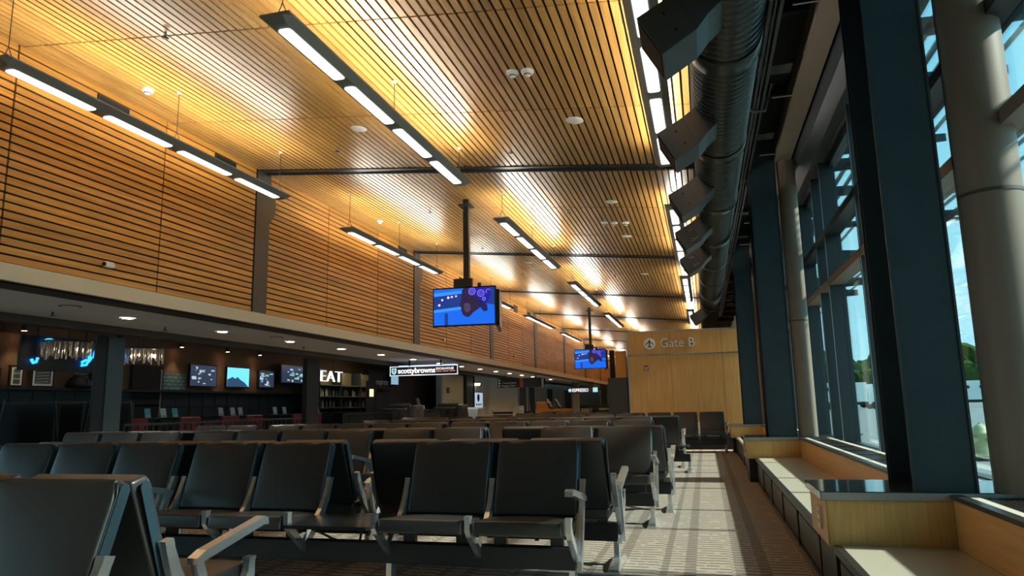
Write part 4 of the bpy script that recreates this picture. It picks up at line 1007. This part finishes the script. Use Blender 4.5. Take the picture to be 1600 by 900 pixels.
# dark back panel behind counter to the right with lit menu screen and picture
o = struct('wall_bar_side', B(-9.9, -9.8, 20.2, 26.4, 0, 2.36), mat('dark_brown_panel', (.030, .022, .018), .6))
t = empty('lit_menu', (-9.45, 20.35, 1.85), 0, 'small pale blue lit menu screen below the hanging shop sign', 'screen'); B(0, .02, .25, .35, .36, 1.13).build('hanger', M['dark'], t); B(0, .04, 0, .62, 0, .36).build('bezel', M['dark'], t); B(.04, .044, .04, .58, .03, .33).build('screen', M['menu_lit'], t)
t = empty('lit_picture', (-9.45, 18.9, 1.45), 0, 'small lit cream picture on the dark panel by the bar', 'picture'); B(-.02, .0, -.1, .44, -1.45, .5).build('backing_panel', M['dark'], t); B(0, .03, 0, .34, 0, .30).build('frame', M['dark'], t); B(.03, .034, .04, .30, .04, .26).build('picture', emit('cream_lit', (.9, .85, .5), .5), t)
# shop counter clutter
t = empty('service_counter', (-9.15, 21.4, 0), 0, 'dark service counter between the two covered kiosks', 'counter'); B(-.4, .1, 0, 2.2, 0, 1.05).build('counter_body', M['dark'], t); B(-.45, .15, -.05, 2.25, 1.05, 1.09).build('counter_top', M['conduit'], t)
t = empty('till', (-9.15, 21.9, 1.09), 0, 'small pale till on the service counter', 'till'); B(-.12, .12, 0, .3, 0, .12).build('base', M['white'], t); MB().prism([(-.1, .12), (.0, .12), (-.06, .36), (-.12, .36)], 'y', .02, .28).build('display', M['conduit'], t)
t = empty('notice_box', (-7.9, 20.2, .55), 0, 'low white notice panel between the two covered kiosks', 'notice'); B(-.3, .16, 0, .03, 0, .30).build('board', M['white'], t); B(-.27, .13, -.004, 0, .08, .1).build('text_line', M['steel_dark'], t); B(-.08, -.04, 0, .03, -.55, 0).build('stand', M['conduit'], t)
# pale wall with small dark notice
o = struct('wall_beige_1', B(-9.22, -9.12, 24.0, 26.45, 0, 2.36), mat('beige_lit_wall', (.50, .45, .28), .6))
t = empty('wall_notice', (-9.12, 24.55, 1.65), 0, 'small dark notice on the pale yellow wall', 'notice'); B(0, .02, 0, .28, 0, .20).build('plate', M['dark'], t); B(.02, .023, .05, .23, .06, .12).build('label', redm, t)
# covered kiosks
def kiosk(x, y, lab):
    t = empty('covered_kiosk', (x, y, 0), 0, lab, 'kiosk', 'kiosks under black covers')
    bm = cushion(.78, 1.22, .62, .02, .06)
    mx = Matrix.Translation((0, .31, 0)) @ Matrix.Rotation(PI/2, 4, 'X')
    bmesh.ops.transform(bm, matrix=mx, verts=bm.verts)
    for v in bm.verts: v.co.x += .012*math.sin(v.co.z*19+v.co.x*9); v.co.y += .014*math.sin(v.co.x*21)
    me = bm_mesh('cover', bm, M['vinyl']); inst('cover', me, t)
    mb = MB().tube([(-.36, -.34, 1.13), (-.18, -.36, 1.10), (.0, -.34, 1.12), (.2, -.36, 1.09), (.36, -.34, 1.12)], .035, 8); mb.build('fold', M['vinyl'], t)
    MB().tube([(-.34, 0, 1.21), (.34, 0, 1.22)], .06, 10).build('top_roll', M['vinyl'], t)
kiosk(-8.50, 19.0, 'left kiosk draped in a black cover beside the slatted rail'); kiosk(-8.12, 22.0, 'right kiosk draped in a black cover under the hanging sign')
t = empty('white_pedestal', (-7.42, 22.5, 0), 0, 'pale blue white angled pedestal right of the covered kiosks', 'pedestal')
MB().prism([(-.12, 0), (.12, 0), (.14, .55), (.12, .75), (.18, 1.08), (-.20, 1.08), (-.16, .75), (-.14, .55)], 'y', 0, .3).build('body', mat('pale_blue_white', (.50, .60, .64), .4), t, bevel=.01)
B(-.20, .36, .02, .28, 1.08, 1.12).build('top_shelf', M['white'], t)
# hanging shop sign across the walkway
t = empty('shop_sign', (-8.62, 18.6, 2.04), 0, 'black shop sign with white lettering in a lit frame hanging across the soffit', 'sign')
W_, H_ = 2.05, .27
B(0, W_, 0, .14, 0, H_).build('box', M['dark'], t)
B(.0, W_, -.012, 0, 0, .022).box(0, W_, -.012, 0, H_-.022, H_).box(0, .022, -.012, 0, 0, H_).box(W_-.022, W_, -.012, 0, 0, H_).build('lit_frame', M['signbox'], t)
text_mesh('letters', 'scottybrowns', M['signw'], .205, t, (.25, -.012, .075), FRONT, .004, 'LEFT', 1.0, .004)
text_mesh('letters', 'SOCIALHOUSE', M['signw'], .088, t, (1.40, -.012, .145), FRONT, .003, 'LEFT', .92)
redl = emit('red_lit', (.9, .25, .2), .4)
for q in range(3): B(1.405+q*.2, 1.575+q*.2, -.014, -.006, .092, .112).build('red_line', redl, t)
mb = MB().prism([(.06, .22), (.20, .22), (.205, .13), (.18, .065), (.13, .04), (.08, .065), (.055, .13)], 'y', -.014, -.004); e_ = mb.build('emblem', M['cyan_lit'], t)
MB().box(.075, .185, -.018, -.014, .15, .165).box(.122, .138, -.018, -.014, .07, .21).build('emblem_mark', M['dark'], e_)
for x in (.55, 1.5): MB().box(x, x+.04, .05, .09, H_, .43).build('hanger', M['dark'], t)
B(.2, W_-.1, .15, .19, H_+.01, H_+.03).build('top_glow_strip', M['bluetop'], t)
# beyond the restaurant: tan wall, poster, doors
w2 = struct('wall_concourse', B(-9.3, -9.1, 27.5, YE, 0, 2.47), M['wallpale'])
B(-9.1, -9.095, 27.6, 34.4, 0, 1.45).build('tan_panel', M['walltan'], w2)
for i, (a, b) in enumerate(((34.9, 36.4), (36.9, 38.3), (41.5, 43.2), (47.0, 49.5))):
    d = struct('door_%d' % (i+2), B(-9.1, -9.06, a, b, 0, 2.1), M['dark']); B(-9.06, -9.04, a-.06, a, 0, 2.15).box(-9.06, -9.04, b, b+.06, 0, 2.15).build('door_frame', M['alu_dull'], d); B(-9.06, -9.02, a+.1, a+.14, .9, 1.15).build('door_handle', M['alu'], d)
t = empty('framed_poster', (-9.065, 27.62, 1.08), 0, 'framed poster with a dark round picture over pale blue print', 'poster')
B(-.03, 0, 0, 1.2, 0, .66).build('frame', M['screenglass'], t); B(0, .004, .05, 1.15, .03, .63).build('sheet', emit('poster_sheet', (.42, .52, .66), .4), t)
MB().tube([(.004, .55, .42), (.007, .55, .42)], .16, 24, smooth=False).build('round_picture', M['dark'], t)
for k in range(3): B(.004, .006, .25+k*.28, .42+k*.28, .10, .18).build('print_block', M['conduit'], t)
t = empty('dome_lamp', (-8.97, 27.75, 1.98), 0, 'small lit half dome lamp above the framed poster', 'light'); MB().lathe([(0, 0), (.10, .01), (.12, .06), (.13, .10)], n=16).build('bowl', emit('dome_lit', (1, .95, .85), 2.0), t); MB().lathe([(.13, .10), (.14, .12), (.14, .14)], n=16).build('rim', M['conduit'], t)
# overhead direction sign
t = empty('direction_sign', (-8.75, 30, 1.93), 0, 'dark overhead direction sign with small white lines and an orange stripe', 'sign')
B(0, 1.98, 0, .12, 0, .40).build('panel', mat('sign_black', (.012, .015, .017), .4), t); B(1.0, 1.16, -.006, 0, 0, .40).build('orange_stripe', mat('sign_orange', (.45, .10, .02), .5), t)
for k in range(3):
    MB().tube([(.08, -.008, .32-k*.12), (.08, 0, .32-k*.12)], .045, 14, smooth=False).build('round_symbol', M['white'], t)
B(.2, .62, -.008, 0, .295, .345).build('text_line', M['conduit'], t)
for k in (1, 2): text_mesh('text_line', ['', 'Transportation', 'Baggage Claim'][k], M['white'], .105, t, (.2, -.006, .29-k*.12), FRONT, .003)
for x in (.3, 1.7): B(x, x+.03, .04, .08, .40, .54).build('hanger', M['conduit'], t)
B(1.98, 2.04, -.02, .14, -.02, .44).build('end_cap', M['alu_dull'], t)
B(0.9, 1.98, .7, .75, .1, .40).build('rear_panel', M['dark'], t)
# espresso sign
t = empty('coffee_sign', (-7.8, 41.5, 1.80), 0, 'far white lit coffee shop sign in capital letters under the soffit', 'sign')
B(0, 1.8, 0, .1, 0, .34).build('panel', mat('coffee_panel', (.10, .16, .20), .4), t); text_mesh('letters', 'ESPRESSO', M['signw'], .27, t, (.27, -.012, .075), FRONT, .006, 'LEFT', .83)
MB().tube([(.14, -.012, .17), (.14, 0, .17)], .10, 20, smooth=False).build('round_emblem', M['cyan_lit'], t); B(1.50, 1.78, -.01, 0, .04, .30).build('lit_square', M['cyan_lit'], t)
B(.3, .33, .04, .07, .34, .67).box(1.5, 1.53, .04, .07, .34, .67).build('hanger', M['conduit'], t)
# boarding podium
t = empty('boarding_podium', (-5.15, 22, 0), 0, 'orange wood boarding podium with two tilted monitors', 'podium')
MB().prism([(0, 0), (.99, 0), (.99, 1.0), (.42, 1.0), (.30, 1.22), (0, 1.22)], 'y', 0, .05).build('front_panel', M['orange_wood'], t)
B(0, .04, .05, .7, 0, 1.2).build('side_panel', M['orange_wood'], t); B(.95, .99, .05, .7, 0, 1.0).build('side_panel', M['orange_wood'], t)
B(-.02, .34, -.02, .7, 1.215, 1.245).build('upper_top', M['maple'], t); B(.30, 1.02, .0, .7, .99, 1.02).build('counter_top', M['maple'], t)
n_ = B(.14, .80, -.012, 0, .66, .93).build('name_panel', M['dark'], t); B(.20, .52, -.016, -.012, .83, .87).build('pale_line', M['white'], n_); B(.62, .72, -.016, -.012, .84, .87).build('pale_line', M['white'], n_)
for i, x in enumerate((.44, .72)):
    k = empty('podium_monitor', (-5.15+x, 22.15, 1.02), 0, ['left', 'right'][i]+' tilted monitor standing on the boarding podium', 'monitor', 'podium monitors')
    mx = Matrix.Rotation(math.radians(-28), 4, 'Y') if False else Matrix.Rotation(math.radians(-30), 4, 'Y')
    MB().box(-.03, .0, 0, .40, .05, .36, mx).build('screen_back', M['dark'], k); MB().box(.0, .012, .01, .39, .06, .35, mx).build('screen_face', M['conduit'], k); B(-.08, .08, .1, .3, 0, .03).build('stand', M['dark'], k)
# stanchions and belts
sl = ['left belt stanchion before the tan wall', 'second belt stanchion left of the podium', 'third belt stanchion beside the podium', 'belt stanchion right of the podium', 'far right belt stanchion near the grey cabinet']
for i, (x, y) in enumerate(((-6.9, 23.0), (-6.0, 23.0), (-5.4, 23.0), (-3.6, 23.2), (-2.7, 23.2))):
    t = empty('belt_stanchion', (x, y, 0), 0, sl[i], 'stanchion', 'belt stanchions'); MB().lathe([(.16, 0), (.16, .02), (.03, .04), (.03, 1.0), (.035, 1.02), (.0, 1.03)], n=16).build('post', M['alu_dull'], t)
    if i not in (2, 4): B(0, (.7, .4, 0, .7, 0)[i], -.003, .003, .88, .95).build('belt', M['black'], t)
t = empty('white_notice_stand', (-5.86, 22.8, 0), 0, 'white notice stand left of the boarding podium', 'notice'); B(-.09, .09, 0, .02, .72, 1.14).build('board', M['white'], t); MB().lathe([(.1, 0), (.1, .02), (.012, .03), (.012, .72)], n=10).build('post', M['conduit'], t); B(-.07, .07, -.003, 0, .95, .97).build('text_line', M['conduit'], t)
# coffee shop far away
t = empty('coffee_counter', (-7.6, 43, 0), 0, 'far dark coffee counter with pale panels under the coffee sign', 'counter'); B(0, 3.4, 0, .6, 0, 1.05).build('counter_body', M['grille'], t); B(-.05, 3.45, -.05, .65, 1.05, 1.1).build('counter_top', M['conduit'], t)
for k in range(3): B(.3+k*1.1, .9+k*1.1, -.02, 0, .5, .9).build('front_panel', M['band'], t)
for i, (x, y) in enumerate(((-7.7, 42.5), (-6.2, 44), (-4.9, 46), (-3.6, 50))):
    o = struct('column_%d' % (10+i), B(x, x+.35, y, y+.35, 0, 2.47 if x < -6.4 else 2.3), M['dark'] if i % 2 else M['band'])
t = empty('far_railing', (-6.3, 40, 0), 0, 'far dark railing right of the coffee counter', 'railing'); B(0, 3.8, 0, .04, 1.0, 1.05).build('top_rail', M['steel_dark'], t); B(0, 3.8, 0, .03, .5, .53).build('lower_rail', M['steel_dark'], t)
for k in range(5): B(k*.94, k*.94+.04, 0, .04, 0, 1.0).build('rail_post', M['steel_dark'], t)
struct('wall_far_shop', B(-6.3, -1.9, 52, 52.2, 0, 2.5), M['wallpale'])
